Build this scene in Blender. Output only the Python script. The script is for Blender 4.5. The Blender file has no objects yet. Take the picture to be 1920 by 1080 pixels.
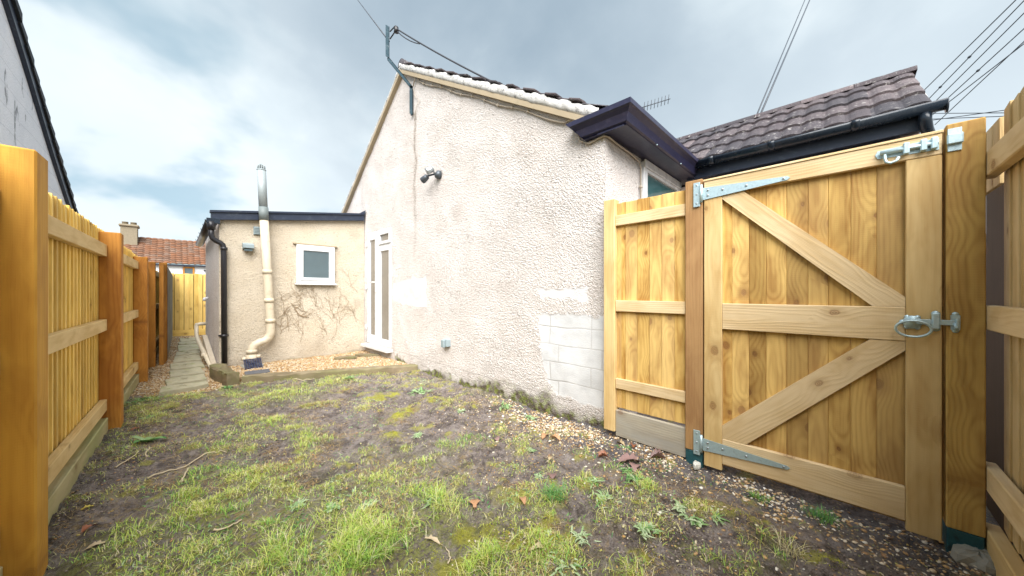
import bpy, math, random
import numpy as np
from mathutils import Vector
R = math.radians
sc = bpy.context.scene
# ------------------------------------------------------------------ camera
CAMH = 1.12
cd = bpy.data.cameras.new("camera"); cam = bpy.data.objects.new("camera", cd)
sc.collection.objects.link(cam); sc.camera = cam
cam.location = (0, 0, CAMH); cam.rotation_euler = (R(90), 0, R(-45.45))
cd.sensor_width = 36; cd.lens = 36*630/1920; cd.shift_y = 8/1920
cd.clip_start = 0.02; cd.clip_end = 3000
# ------------------------------------------------------------------ exposure
sc.view_settings.view_transform = 'Standard'; sc.view_settings.look = 'None'
sc.view_settings.gamma = 1; sc.view_settings.exposure = 2.05
# ------------------------------------------------------------------ sun + sky
SUN_EL, SUN_AZ = R(46), R(218)            # azimuth: clockwise from +Y
sl = bpy.data.lights.new("sun", 'SUN'); so = bpy.data.objects.new("sun", sl)
sc.collection.objects.link(so); sl.energy = 2.55; sl.angle = R(60); sl.color = (1, .972, .94)
sd = Vector((math.sin(SUN_AZ)*math.cos(SUN_EL), math.cos(SUN_AZ)*math.cos(SUN_EL), math.sin(SUN_EL)))
so.rotation_euler = sd.to_track_quat('Z', 'Y').to_euler()
W = bpy.data.worlds.new("World"); sc.world = W; W.use_nodes = True

class NG:
    """tiny node helper"""
    def __init__(s, nt): s.nt = nt; nt.nodes.clear()
    def n(s, t, **kw):
        nd = s.nt.nodes.new(t)
        for k, v in kw.items():
            if k.startswith('i_'):
                k = k[2:]; k = int(k) if k.isdigit() else k.replace('_', ' ')
                s.set(nd.inputs[k], v)
            else: setattr(nd, k, v)
        return nd
    def set(s, inp, v):
        if isinstance(v, bpy.types.NodeSocket): s.nt.links.new(v, inp)
        elif isinstance(v, (tuple, list)) and len(v) == 3 and len(getattr(inp, 'default_value', (0, 0, 0))) == 4:
            inp.default_value = (*v, 1)
        else: inp.default_value = v
    def m(s, op, a, b=0.0, c=None, clamp=False):
        nd = s.nt.nodes.new('ShaderNodeMath'); nd.operation = op; nd.use_clamp = clamp
        s.set(nd.inputs[0], a); s.set(nd.inputs[1], b)
        if c is not None: s.set(nd.inputs[2], c)
        return nd.outputs[0]
    def mul(s, a, b): return s.m('MULTIPLY', a, b)
    def add(s, a, b): return s.m('ADD', a, b)
    def vm(s, op, a, b=(0, 0, 0)):
        nd = s.nt.nodes.new('ShaderNodeVectorMath'); nd.operation = op
        s.set(nd.inputs[0], a); s.set(nd.inputs[1], b)
        return nd.outputs[0]
    def sstep(s, v, a, b, lo=0.0, hi=1.0):
        nd = s.nt.nodes.new('ShaderNodeMapRange'); nd.interpolation_type = 'SMOOTHSTEP'
        for i, x in enumerate((v, a, b, lo, hi)): s.set(nd.inputs[i], x)
        return nd.outputs[0]
    def mix(s, f, a, b, mode='MIX'):
        nd = s.nt.nodes.new('ShaderNodeMix'); nd.data_type = 'RGBA'; nd.blend_type = mode
        s.set(nd.inputs[0], f); s.set(nd.inputs[6], a); s.set(nd.inputs[7], b)
        return nd.outputs[2]
    def noise(s, v, scale, detail=3, rough=.5, dist=0.0, col=False):
        nd = s.n('ShaderNodeTexNoise', i_Vector=v, i_Scale=scale, i_Detail=detail, i_Roughness=rough, i_Distortion=dist)
        return nd.outputs[1 if col else 0]
    def vor(s, v, scale, feature='F1'):
        return s.n('ShaderNodeTexVoronoi', feature=feature, i_Vector=v, i_Scale=scale)
    def xyz(s, v): return s.n('ShaderNodeSeparateXYZ', i_0=v).outputs
    def comb(s, x, y, z): return s.n('ShaderNodeCombineXYZ', i_0=x, i_1=y, i_2=z).outputs[0]
    def ramp(s, f, stops):
        nd = s.nt.nodes.new('ShaderNodeValToRGB'); s.set(nd.inputs[0], f); e = nd.color_ramp.elements
        while len(e) < len(stops): e.new(.5)
        for q, (p, c) in zip(e, stops): q.position = p; q.color = (*c, 1)
        return nd.outputs[0]
    def attr(s, name, out=2): return s.n('ShaderNodeAttribute', attribute_name=name).outputs[out]

g = NG(W.node_tree)
tc = g.n('ShaderNodeTexCoord').outputs['Generated']
dx, dy, dz = g.xyz(tc)
sky = g.n('ShaderNodeTexSky', sky_type='NISHITA', sun_disc=False, sun_elevation=SUN_EL, sun_rotation=SUN_AZ)
zz = g.add(g.m('MAXIMUM', dz, 0.0), .42)
cu = g.comb(g.m('DIVIDE', dx, zz), g.m('DIVIDE', dy, zz), 0.0)      # cloud sheet overhead
n1 = g.noise(g.vm('ADD', cu, (3.1, 1.7, 0)), 1.1, 5, .5, .0)
n2 = g.noise(g.vm('ADD', cu, (8.1, 5.7, 2)), 2.4, 6, .52, .15)
toV = g.sstep(g.add(g.mul(dx, -.55), g.mul(dy, .83)), .25, .95)     # thinner cloud to the north west
cloud_v = g.add(g.mul(n1, 1.0), g.mul(n2, .7))
cloud_c = g.ramp(g.sstep(cloud_v, .62, 1.1), [(0, (1.0, 1.30, 1.58)), (.42, (1.30, 1.60, 1.86)), (.75, (1.8, 2.1, 2.3)), (1, (2.6, 2.75, 2.8))])
lift = g.add(g.mul(toV, .72), g.mul(g.sstep(dz, .62, .02), g.add(.55, g.mul(toV, .45))))
east = g.sstep(g.add(g.mul(dx, .9), g.mul(dy, -.44)), .25, 1.0, 0.0, .55)
lift = g.add(lift, east)
cloud_c = g.mix(g.m('MINIMUM', g.mul(lift, .72), .82), cloud_c, (2.75, 3.05, 3.22))
blue = g.mix(.35, g.mix(1.0, sky.outputs[0], (.3, .3, .3), 'MULTIPLY'), (1.3, 2.5, 2.9))
gap = g.mul(g.sstep(g.noise(g.vm('ADD', cu, (1.3, 9.2, 0)), 1.7, 5, .5, .1), .50, .62), toV)
skyc = g.mix(g.mul(gap, .75), cloud_c, blue)
bg = g.n('ShaderNodeBackground', i_Color=skyc, i_Strength=.088)
g.n('ShaderNodeOutputWorld', i_Surface=bg.outputs[0])

# ------------------------------------------------------------------ mesh building
rng = np.random.default_rng(7); rnd = random.Random(5)
ORG = {}
class MB:
    def __init__(s): s.v = []; s.f = []; s.a = []; s.sm = []; s.n = 0
    def add(s, v, faces, gc=None, r=0.0, m=None, smooth=False):
        v = np.asarray(v, float).reshape(-1, 3); N = len(v)
        A = np.zeros((N, 8)); A[:, 0:3] = v if gc is None else gc; A[:, 3] = r
        if m is not None: A[:, 4:8] = m
        for F in (faces if isinstance(faces, list) else [faces]):
            F = np.asarray(F, int)
            if F.size: s.f.append(F + s.n); s.sm.append(np.full(len(F), smooth))
        s.v.append(v); s.a.append(A); s.n += N
    def build(s, name, mat, parent=None, org=None, **tags):
        v = np.concatenate(s.v); A = np.concatenate(s.a)
        if parent is not None: o0 = np.array(ORG[parent.name])
        elif org is not None: o0 = np.array(org, float)
        else:
            o0 = (v.min(0)+v.max(0))/2; o0[2] = v[:, 2].min()
        me = bpy.data.meshes.new(name)
        me.vertices.add(len(v)); me.vertices.foreach_set('co', (v-o0).astype(np.float32).ravel())
        idx = np.concatenate([F.ravel() for F in s.f]); ln = np.concatenate([np.full(len(F), F.shape[1]) for F in s.f])
        st = np.concatenate([[0], np.cumsum(ln)[:-1]])
        me.loops.add(len(idx)); me.loops.foreach_set('vertex_index', idx.astype(np.int32))
        me.polygons.add(len(ln)); me.polygons.foreach_set('loop_start', st.astype(np.int32))
        me.polygons.foreach_set('use_smooth', np.concatenate(s.sm))
        for nm, ty, sl_, key in (('gc', 'FLOAT_VECTOR', slice(0, 3), 'vector'), ('rnd', 'FLOAT', slice(3, 4), 'value'), ('m', 'FLOAT_COLOR', slice(4, 8), 'color')):
            at = me.attributes.new(nm, ty, 'POINT'); at.data.foreach_set(key, A[:, sl_].astype(np.float32).ravel())
        me.update(); me.validate(); me.materials.append(mat)
        o = bpy.data.objects.new(name, me); sc.collection.objects.link(o)
        if parent is not None: o.parent = parent; ORG[o.name] = tuple(o0)
        else: o.location = o0; ORG[o.name] = tuple(o0)
        tag(o, **tags); return o
    # --- shapes
    def box(s, lo, hi, ch=.003, rot=None, piv=None, jit=0.0, r=None):
        lo = np.array(lo, float); hi = np.array(hi, float); c = (lo+hi)/2; h = (hi-lo)/2
        ch = min(ch, h.min()*.6); P = []; key = {}
        for sx in (-1, 1):
            for sy in (-1, 1):
                for sz in (-1, 1):
                    for ax in range(3):
                        q = np.array([sx, sy, sz])*(h-ch); q[ax] = (sx, sy, sz)[ax]*h[ax]
                        key[(sx, sy, sz, ax)] = len(P); P.append(q)
        q4 = []; t3 = []
        for ax in range(3):
            b, d = [i for i in range(3) if i != ax]
            for sg in (-1, 1):
                ring = []
                for (u, w) in ((-1, -1), (1, -1), (1, 1), (-1, 1)):
                    k = [0, 0, 0]; k[ax] = sg; k[b] = u; k[d] = w; ring.append(key[(*k, ax)])
                q4.append(ring)
            for u in (-1, 1):
                for w in (-1, 1):
                    k1 = [0, 0, 0]; k1[ax] = -1; k1[b] = u; k1[d] = w; k2 = list(k1); k2[ax] = 1
                    q4.append([key[(*k1, b)], key[(*k2, b)], key[(*k2, d)], key[(*k1, d)]])
        for sx in (-1, 1):
            for sy in (-1, 1):
                for sz in (-1, 1): t3.append([key[(sx, sy, sz, a)] for a in range(3)])
        P = np.array(P)
        def fix(F):
            out = []
            for f in F:
                a, b, d = P[f[0]], P[f[1]], P[f[2]]
                nrm = np.cross(b-a, d-a); ce = P[f].mean(0)
                out.append(f if np.dot(nrm, ce) > 0 else f[::-1])
            return out
        order = np.argsort(h); gc = P[:, [order[1], order[0], order[2]]]
        v = P + c
        if rot is not None:
            pv = c if piv is None else np.array(piv, float); v = (v-pv) @ np.array(rot).T + pv
        if jit: v = v + rng.normal(0, jit, 3)
        s.add(v, [np.array(fix(q4)), np.array(fix(t3))], gc, rnd.random() if r is None else r)
    def prism(s, pts, ext, grain=(0, 0, 1), r=None, m=None):
        p = np.array(pts, float); e = np.array(ext, float); n = len(p)
        nr = np.zeros(3)
        for i in range(n): nr += np.cross(p[i], p[(i+1) % n])
        if np.dot(nr, e) > 0: p = p[::-1]
        v = np.concatenate([p, p+e]); gz = np.array(grain, float); gz /= np.linalg.norm(gz)
        en = e/np.linalg.norm(e); gx = np.cross(gz, en); c = v.mean(0)
        gc = np.stack([(v-c) @ gx, (v-c) @ en, (v-c) @ gz], 1)
        sides = [[i, i+n, (i+1) % n+n, (i+1) % n] for i in range(n)]
        s.add(v, [np.array([list(range(n))]), np.array([list(range(2*n-1, n-1, -1))]), np.array(sides)], gc, rnd.random() if r is None else r, m)
    def tube(s, pts, rad, n=10, cap=True, r=0.0, m=None):
        p = [Vector(q) for q in pts]; rads = [rad]*len(p) if np.isscalar(rad) else rad
        V = []; up = None
        for i, q in enumerate(p):
            d = ((p[min(i+1, len(p)-1)]-p[max(i-1, 0)])).normalized()
            if up is None: up = d.orthogonal().normalized()
            up = (up - d*up.dot(d))
            up = up.normalized() if up.length > 1e-6 else d.orthogonal().normalized()
            w = d.cross(up)
            for k in range(n):
                a = 2*math.pi*k/n; V.append(q + (up*math.cos(a)+w*math.sin(a))*rads[i])
        F = [[i*n+k, i*n+(k+1) % n, (i+1)*n+(k+1) % n, (i+1)*n+k] for i in range(len(p)-1) for k in range(n)]
        fs = [np.array(F)]
        if cap: fs += [np.array([list(range(n))[::-1]]), np.array([[(len(p)-1)*n+k for k in range(n)]])]
        s.add(np.array([tuple(q) for q in V]), fs, None, r, m, True)
    def cyl(s, a, b, rad, n=16, **k): s.tube([a, b], rad, n, **k)
    def grid(s, P, r=0.0, m=None, flip=False, smooth=True, keep=None, gc=None):
        ny, nx = P.shape[:2]; i = np.arange(ny*nx).reshape(ny, nx)
        F = np.stack([i[:-1, :-1], i[:-1, 1:], i[1:, 1:], i[1:, :-1]], -1).reshape(-1, 4)
        if keep is not None: F = F[keep.ravel()]
        if flip: F = F[:, ::-1]
        s.add(P.reshape(-1, 3), F, None if gc is None else gc.reshape(-1, 3), r if np.isscalar(r) else r.ravel(), None if m is None else m.reshape(-1, 4), smooth)

def tag(o, label=None, cat=None, group=None, kind=None):
    if label: o['label'] = label
    if cat: o['category'] = cat
    if group: o['group'] = group
    if kind: o['kind'] = kind
def thing(name, loc, label, cat, group=None, kind=None):
    o = bpy.data.objects.new(name, None); sc.collection.objects.link(o); o.location = loc
    o.empty_display_size = .1; ORG[o.name] = tuple(loc); tag(o, label, cat, group, kind); return o
def part(name, mat, parent, fn, **k):
    b = MB(); fn(b); return b.build(name, mat, parent, **k)
def rotz(a): c, s_ = math.cos(a), math.sin(a); return [[c, -s_, 0], [s_, c, 0], [0, 0, 1]]
def rotm(ax, a):
    from mathutils import Matrix
    return np.array(Matrix.Rotation(a, 3, Vector(ax)))

class Field:
    """tileable smooth random field, unit variance"""
    def __init__(s, step, sig, seed, n=512, aniso=1.0):
        r = np.random.default_rng(seed); w = r.normal(size=(n, n)); f = np.fft.fftfreq(n)
        q = np.exp(-2*(math.pi*sig/step)**2*(f[:, None]**2*aniso**2 + f[None, :]**2))
        s.a = np.real(np.fft.ifft2(np.fft.fft2(w)*q)); s.a /= s.a.std(); s.step = step; s.n = n
    def __call__(s, x, y):
        u = np.asarray(x)/s.step; v = np.asarray(y)/s.step; i = np.floor(u).astype(int); j = np.floor(v).astype(int)
        fu = u-i; fv = v-j; n = s.n; a = s.a
        return (a[i % n, j % n]*(1-fu)*(1-fv)+a[(i+1) % n, j % n]*fu*(1-fv)+a[i % n, (j+1) % n]*(1-fu)*fv+a[(i+1) % n, (j+1) % n]*fu*fv)
def sst(x, a, b): t = np.clip((x-a)/(b-a), 0, 1); return t*t*(3-2*t)
F_l = Field(.02, .16, 1); F_m = Field(.01, .045, 2); F_s = Field(.004, .011, 3); F_xl = Field(.1, .6, 4)
F_r1 = Field(.0025, .0034, 11, 1024); F_r2 = Field(.0018, .0021, 12, 1024); F_e = Field(.01, .02, 13); F_e2 = Field(.02, .08, 14)

# ------------------------------------------------------------------ materials
def new_mat(name):
    m = bpy.data.materials.new(name); m.use_nodes = True; g = NG(m.node_tree)
    b = g.n('ShaderNodeBsdfPrincipled'); g.n('ShaderNodeOutputMaterial', i_Surface=b.outputs[0]); return m, g, b
def bump(g, b, h, dist, st=1.0):
    bp = g.n('ShaderNodeBump', i_Height=h, i_Distance=dist, i_Strength=st); g.set(b.inputs['Normal'], bp.outputs[0])
def mix3(a, b, t): return tuple(x*(1-t)+y*t for x, y in zip(a, b))

def wood(name, light, dark, knotc=(.16, .06, .02), grain=1.0, knots=.5, var=.25, ring=.016, grey=None, rough=.68, stain=None):
    m, g, b = new_mat(name)
    gc = g.attr('gc', 1); r = g.attr('rnd', 2)
    p = g.vm('ADD', gc, g.comb(0.0, 0.0, g.mul(r, 61.0))); x, y, z = g.xyz(p)
    # knots
    kp = g.comb(g.add(x, g.mul(r, 7.3)), g.mul(r, 19.0), g.mul(z, .62))
    v = g.n('ShaderNodeTexVoronoi', voronoi_dimensions='2D', i_Vector=g.comb(g.add(x, g.mul(r, 57.3)), g.mul(z, .7), 0.0), i_Scale=5.2)
    d = v.outputs['Distance']; vr = g.xyz(v.outputs['Color'])[0]
    sel = g.sstep(vr, 1-knots, 1-knots+.02)
    kr = g.add(g.mul(g.xyz(v.outputs['Color'])[1], .10), .05)
    d2 = g.add(d, g.mul(g.add(g.noise(p, 45, 2), -.5), .05))
    km = g.mul(g.sstep(d2, kr, g.mul(kr, .6)), sel)
    halo = g.mul(g.sstep(d2, g.mul(kr, 2.6), g.mul(kr, .9)), sel)
    # growth rings, flat sawn
    w1 = g.noise(g.comb(g.mul(x, 2.5), g.mul(y, 2.5), g.mul(z, 1.1)), 1.0, 2)
    w2 = g.noise(g.comb(g.mul(x, 12.), g.mul(y, 12.), g.mul(z, 2.6)), 1.0, 2)
    cx = g.add(g.mul(g.m('FRACT', g.mul(r, 13.7)), .10), -.05)
    xr = g.m('ADD', x, cx); rad = g.m('SQRT', g.add(g.mul(xr, xr), g.m('POWER', g.add(y, g.add(.012, g.mul(w1, .06))), 2.0)))
    rad = g.add(rad, g.add(g.mul(w1, .055), g.mul(w2, .009)))
    rad = g.add(rad, g.mul(g.mul(g.sstep(d, .5, 0.0), sel), .03))
    s_ = g.m('SINE', g.mul(rad, 2*math.pi/ring)); s_ = g.m('POWER', g.add(g.mul(s_, .5), .5), 1.7)
    fine = g.noise(g.comb(g.mul(x, 260.), g.mul(y, 260.), g.mul(z, 7.)), 1.0, 3, .6)
    saw = g.m('SINE', g.add(g.mul(z, 2*math.pi/.0105), g.mul(w2, 5.0)))
    fine = g.add(g.mul(fine, .86), g.mul(g.mul(saw, g.sstep(w1, .4, .6)), .07))
    blot = g.noise(g.comb(g.mul(x, 9.), g.mul(y, 9.), g.mul(z, 3.)), 1.0, 3, .55, .4)
    f = g.add(g.mul(s_, .30*grain), g.add(g.mul(g.sstep(fine, .35, .75), .26), g.mul(g.sstep(blot, .38, .66), .62)))
    col = g.mix(g.m('MINIMUM', f, 1.0), light, dark)
    col = g.mix(g.mul(halo, .5), col, mix3(dark, knotc, .35))
    kring = g.m('SINE', g.mul(d2, 190.0))
    col = g.mix(g.mul(km, .85), col, g.mix(g.sstep(kring, -1.0, 1.0), knotc, mix3(knotc, dark, .6)))
    col = g.mix(g.mul(g.m('FRACT', g.mul(r, 37.7)), .34), col, mix3(light, (.80, .66, .44), .45) if var > .3 else light)
    pb = g.add(1-var/2, g.mul(g.m('FRACT', g.mul(r, 91.3)), var))
    col = g.mix(1.0, col, g.comb(pb, g.m('POWER', pb, 1.12), g.m('POWER', pb, 1.3)), 'MULTIPLY')
    if grey is not None:
        gm = g.sstep(g.noise(g.comb(g.mul(x, 6.), g.mul(y, 6.), g.mul(z, 1.4)), 1.0, 4), .38, .68)
        col = g.mix(g.mul(gm, grey[1]), col, grey[0])
    if stain is not None:
        wz = g.xyz(g.n('ShaderNodeNewGeometry').outputs[0])[2]
        sm_ = g.mul(g.sstep(g.add(wz, g.mul(g.add(w2, -.5), .1)), stain[1], stain[0]), .65)
        col = g.mix(sm_, col, stain[2])
    g.set(b.inputs['Base Color'], col); g.set(b.inputs['Roughness'], rough)
    b.inputs['Specular IOR Level'].default_value = .25
    bump(g, b, g.add(g.mul(fine, .6), g.add(g.mul(s_, .3), g.mul(km, -.5))), .0022, .7)
    return m
M = {}
M['board'] = wood('gate_board_wood', (.62, .405, .125), (.30, .145, .028), knots=.7, var=.5, ring=.015, grain=.95)
M['rail'] = wood('pale_rail_wood', (.72, .56, .34), (.54, .37, .17), knots=.35, var=.16, grain=.55, ring=.014)
M['stile'] = wood('stile_wood', (.68, .50, .24), (.48, .30, .11), knots=.45, var=.14, grain=.7, ring=.02)
M['post'] = wood('gate_post_wood', (.55, .36, .11), (.25, .12, .03), knots=.9, var=.1, grain=1.15, ring=.014)
M['brownpost'] = wood('brown_post_wood', (.42, .25, .11), (.24, .115, .045), knots=.35, var=.1, grain=.6)
M['redpost'] = wood('orange_post_wood', (.50, .225, .042), (.28, .10, .016), knots=.4, var=.1, grain=.8)
M['bigpost'] = wood('golden_post_wood', (.60, .32, .05), (.36, .155, .02), knots=.5, var=.08, grain=.95, ring=.02)
M['slat'] = wood('yellow_slat_wood', (.84, .58, .15), (.58, .34, .06), knots=.3, var=.35, grain=.4, ring=.02)
M['lrail'] = wood('cream_rail_wood', (.72, .53, .26), (.52, .33, .12), knots=.2, var=.1, grain=.45)
M['kick'] = wood('grey_gravel_board', (.42, .38, .30), (.27, .225, .16), knots=.25, var=.1, grain=.4, grey=((.30, .31, .30), .6))
M['mossboard'] = wood('mossy_gravel_board', (.50, .43, .24), (.31, .27, .12), knots=.2, var=.1, grain=.4, grey=((.30, .33, .13), .6))
M['greywood'] = wood('weathered_grey_wood', (.26, .235, .19), (.13, .115, .09), knots=.15, var=.35, grain=.5)
M['sleeper'] = wood('sleeper_wood', (.25, .20, .13), (.10, .075, .045), knots=.15, var=.2, grain=1.0, ring=.01, grey=((.16, .17, .06), .55))
M['gap_dark'] = wood('gap_shade_brown', (.045, .028, .015), (.025, .015, .008), knots=.3)  # near-black brown standing in for shade in the fence gaps
M['pale'] = wood('right_board_wood', (.66, .50, .27), (.47, .31, .12), knots=.2, var=.2, grain=.45)

def plain(name, col, rough=.5, metal=0.0, var=.12, scale=8, bmp=0.0, dirt=None, spec=.4, bs=120):
    m, g, b = new_mat(name); geo = g.n('ShaderNodeNewGeometry').outputs[0]
    n = g.noise(geo, scale, 5, .6); k = g.add(1-var, g.mul(n, 2*var))
    c = g.mix(1.0, col, g.comb(k, k, k), 'MULTIPLY')
    if dirt is not None:
        dm = g.sstep(g.noise(geo, dirt[2] if len(dirt) > 2 else 14, 6, .65), .52, .72); c = g.mix(g.mul(dm, dirt[1]), c, dirt[0])
    g.set(b.inputs['Base Color'], c); g.set(b.inputs['Roughness'], g.add(rough-.08, g.mul(g.noise(geo, scale*2.3, 3), .16)))
    b.inputs['Metallic'].default_value = metal; b.inputs['Specular IOR Level'].default_value = spec
    if bmp: bump(g, b, g.noise(geo, bs, 4, .6), bmp)
    return m
M['galv'] = plain('galvanised_steel', (.46, .60, .65), .45, .55, .2, 60, .0006, ((.32, .36, .38), .5, 90))
M['bolt'] = plain('bolt_steel', (.42, .46, .48), .4, .8, .1, 50)
M['navy'] = plain('navy_eaves_paint', (.022, .022, .052), .33, 0, .2, 5, .0006, ((.07, .065, .11), .35, 22))
M['dark'] = plain('blue_black_fascia', (.022, .030, .052), .35, 0, .2, 6, .0006, ((.10, .12, .14), .35, 20))
M['gutter'] = plain('black_gutter_plastic', (.014, .022, .034), .28, 0, .2, 6, 0, ((.06, .07, .08), .3, 14))
M['black'] = plain('black_pipe_plastic', (.018, .018, .022), .35, 0, .2, 10, 0, ((.06, .055, .05), .3, 16))
M['upvc'] = plain('white_upvc', (.66, .67, .68), .28, 0, .03, 4, 0, ((.52, .50, .44), .18, 9))
M['pipe'] = plain('cream_soil_pipe', (.58, .51, .39), .45, 0, .06, 8, .0006, ((.36, .29, .18), .45, 12))
M['pipegrey'] = plain('grey_pipe', (.28, .32, .33), .45, 0, .15, 9, .0006, ((.20, .24, .24), .25, 18))
M['lead'] = plain('lead_flashing', (.15, .18, .18), .55, 0, .2, 12)
M['cream'] = plain('cream_verge_board', (.38, .31, .21), .7, 0, .1, 7, .001, ((.28, .23, .15), .5, 14))
M['mortar'] = plain('painted_mortar', (.46, .455, .44), .8, 0, .15, 14, .008, ((.13, .12, .12), .9, 24), bs=40)
M['steel'] = plain('painted_steel_bracket', (.045, .085, .11), .5, .3, .25, 15, .0006, ((.25, .3, .32), .5, 25))
M['wire'] = plain('dark_cable', (.035, .04, .05), .6)
M['wirelight'] = plain('grey_wire', (.045, .055, .07), .5)
M['cable'] = plain('painted_cable', (.44, .38, .31), .6, 0, .1, 10, 0, ((.35, .3, .24), .4, 20))
M['plastgrey'] = plain('grey_plastic', (.26, .32, .34), .45, 0, .1, 12)
M['lampgrey'] = plain('dark_grey_metal', (.085, .10, .115), .4, .4, .15, 20)
M['grille'] = plain('blue_grille_plastic', (.035, .045, .10), .4)
M['slab'] = plain('grey_slate', (.10, .105, .12), .55, 0, .2, 12, .002)
M['concrete'] = plain('concrete', (.30, .29, .25), .85, 0, .2, 20, .004, ((.14, .16, .08), .5, 10), bs=70)
M['teal'] = plain('teal_post_wrap', (.02, .085, .10), .45, 0, .4, 30, .002, ((.01, .02, .025), .8, 25), bs=60)
M['stonewhite'] = plain('pale_stone', (.60, .60, .55), .8, 0, .15, 30, .002)
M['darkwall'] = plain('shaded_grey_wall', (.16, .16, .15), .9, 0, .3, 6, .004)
M['twig'] = plain('bleached_twig', (.50, .42, .29), .8, 0, .2, 40)
M['vine'] = plain('dead_vine_stems', (.32, .235, .15), .9, 0, .3, 30)
M['wingwall'] = plain('wing_wall_paint', (.58, .46, .40), .8, 0, .1, 10, .004, ((.40, .30, .25), .3, 9))
M['brick'] = plain('pale_brick', (.24, .20, .14), .9, 0, .25, 12, .003, ((.14, .15, .08), .6, 20))
def glass(name, col, rough=.08):
    m, g, b = new_mat(name); geo = g.n('ShaderNodeNewGeometry').outputs[0]
    n = g.noise(geo, 3, 3); g.set(b.inputs['Base Color'], g.mix(n, col, tuple(c*.5 for c in col)))
    b.inputs['Roughness'].default_value = rough; b.inputs['Specular IOR Level'].default_value = .9; b.inputs['IOR'].default_value = 1.5
    return m
M['glass_frost'] = glass('frosted_glass', (.10, .15, .17), .35)
M['glass_teal'] = glass('dark_teal_glass', (.07, .16, .17), .1)
# blinds behind the door glass: warm grey slats
def mat_blind():
    m, g, b = new_mat('door_glass_with_blind'); geo = g.n('ShaderNodeNewGeometry').outputs[0]; x, y, z = g.xyz(geo)
    s_ = g.m('SINE', g.mul(z, 2*math.pi/.016)); n = g.noise(geo, 5, 3)
    col = g.mix(g.sstep(s_, -.6, .8), (.11, .10, .085), (.30, .275, .235)); col = g.mix(g.sstep(n, .3, .7, 0.0, .35), col, (.16, .15, .13))
    g.set(b.inputs['Base Color'], col); b.inputs['Roughness'].default_value = .12; b.inputs['Specular IOR Level'].default_value = .6; b.inputs['Coat Weight'].default_value = .5
    return m
M['blind'] = mat_blind()
# render: m.r = smooth paint patch, m.g = moss/damp, m.b = dirt streak, m.a = block joint
def mat_render(name, base, warm, patchc):
    m, g, b = new_mat(name); geo = g.n('ShaderNodeNewGeometry').outputs[0]
    mm = g.n('ShaderNodeAttribute', attribute_name='m'); pr, pg, pb = g.n('ShaderNodeSeparateColor', i_0=mm.outputs[0]).outputs; pa = mm.outputs[3]
    n = g.noise(geo, 2.1, 6, .6); col = g.mix(g.sstep(n, .35, .7), base, warm)
    cav = g.noise(g.vm('ADD', geo, (3.3, 1.1, 7.7)), 105, 2, .6)
    col = g.mix(g.mul(g.sstep(cav, .52, .68), .5), col, (.26, .21, .17))
    sp = g.vor(geo, 60.0).outputs['Color']; sp = g.mul(g.sstep(g.xyz(sp)[0], .93, .97), g.sstep(g.noise(geo, 6, 3), .45, .62))
    col = g.mix(g.mul(sp, .42), col, (.20, .16, .12))
    col = g.mix(pr, col, g.mix(g.sstep(g.noise(geo, 7, 5), .4, .7), patchc, tuple(c*.86 for c in patchc)))
    col = g.mix(g.mul(pb, .85), col, (.27, .22, .17))
    gm = g.noise(geo, 9, 6, .7)
    col = g.mix(g.m('MINIMUM', g.mul(pg, g.sstep(gm, .2, .55, .5, 1.0)), 1.0), col, g.mix(g.sstep(g.noise(geo, 22, 4), .42, .6), (.085, .062, .038), (.16, .19, .02)))
    col = g.mix(g.mul(pa, .75), col, (.24, .21, .18))
    g.set(b.inputs['Base Color'], col); b.inputs['Roughness'].default_value = .85; b.inputs['Specular IOR Level'].default_value = .2
    h = g.add(g.noise(geo, 170, 3, .6), g.mul(g.vor(geo, 95.0).outputs['Distance'], -.8))
    bump(g, b, g.mul(h, g.sstep(pr, 1.0, 0.0, .12, 1.0)), .009, 1.0)
    return m
M['wall'] = mat_render('roughcast_pink_white', (.735, .695, .67), (.71, .655, .62), (.64, .65, .66))
M['wall_ext'] = mat_render('roughcast_cream', (.655, .58, .465), (.62, .535, .41), (.70, .66, .58))
# white slate-ish neighbour wall
def mat_nwall():
    m, g, b = new_mat('neighbour_white_render'); geo = g.n('ShaderNodeNewGeometry').outputs[0]; x, y, z = g.xyz(geo)
    ln = g.m('ABSOLUTE', g.add(g.m('FRACT', g.add(g.mul(z, 1/.24), g.mul(g.noise(geo, 1.5, 2), .25))), -.5))
    col = g.mix(g.sstep(g.noise(geo, 3, 6, .65), .35, .7), (.90, .90, .93), (.82, .83, .87))
    col = g.mix(g.mul(g.sstep(ln, .03, .0), .35), col, (.33, .33, .36))
    dm = g.mul(g.sstep(g.noise(g.comb(g.mul(x, 2.), g.mul(y, 2.), g.mul(z, .8)), 2.2, 6, .7), .60, .68), .8)
    g.set(b.inputs['Base Color'], g.mix(dm, col, (.10, .10, .11))); b.inputs['Roughness'].default_value = .8
    bump(g, b, g.noise(geo, 40, 4), .01); return m
M['nwall'] = mat_nwall()
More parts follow.
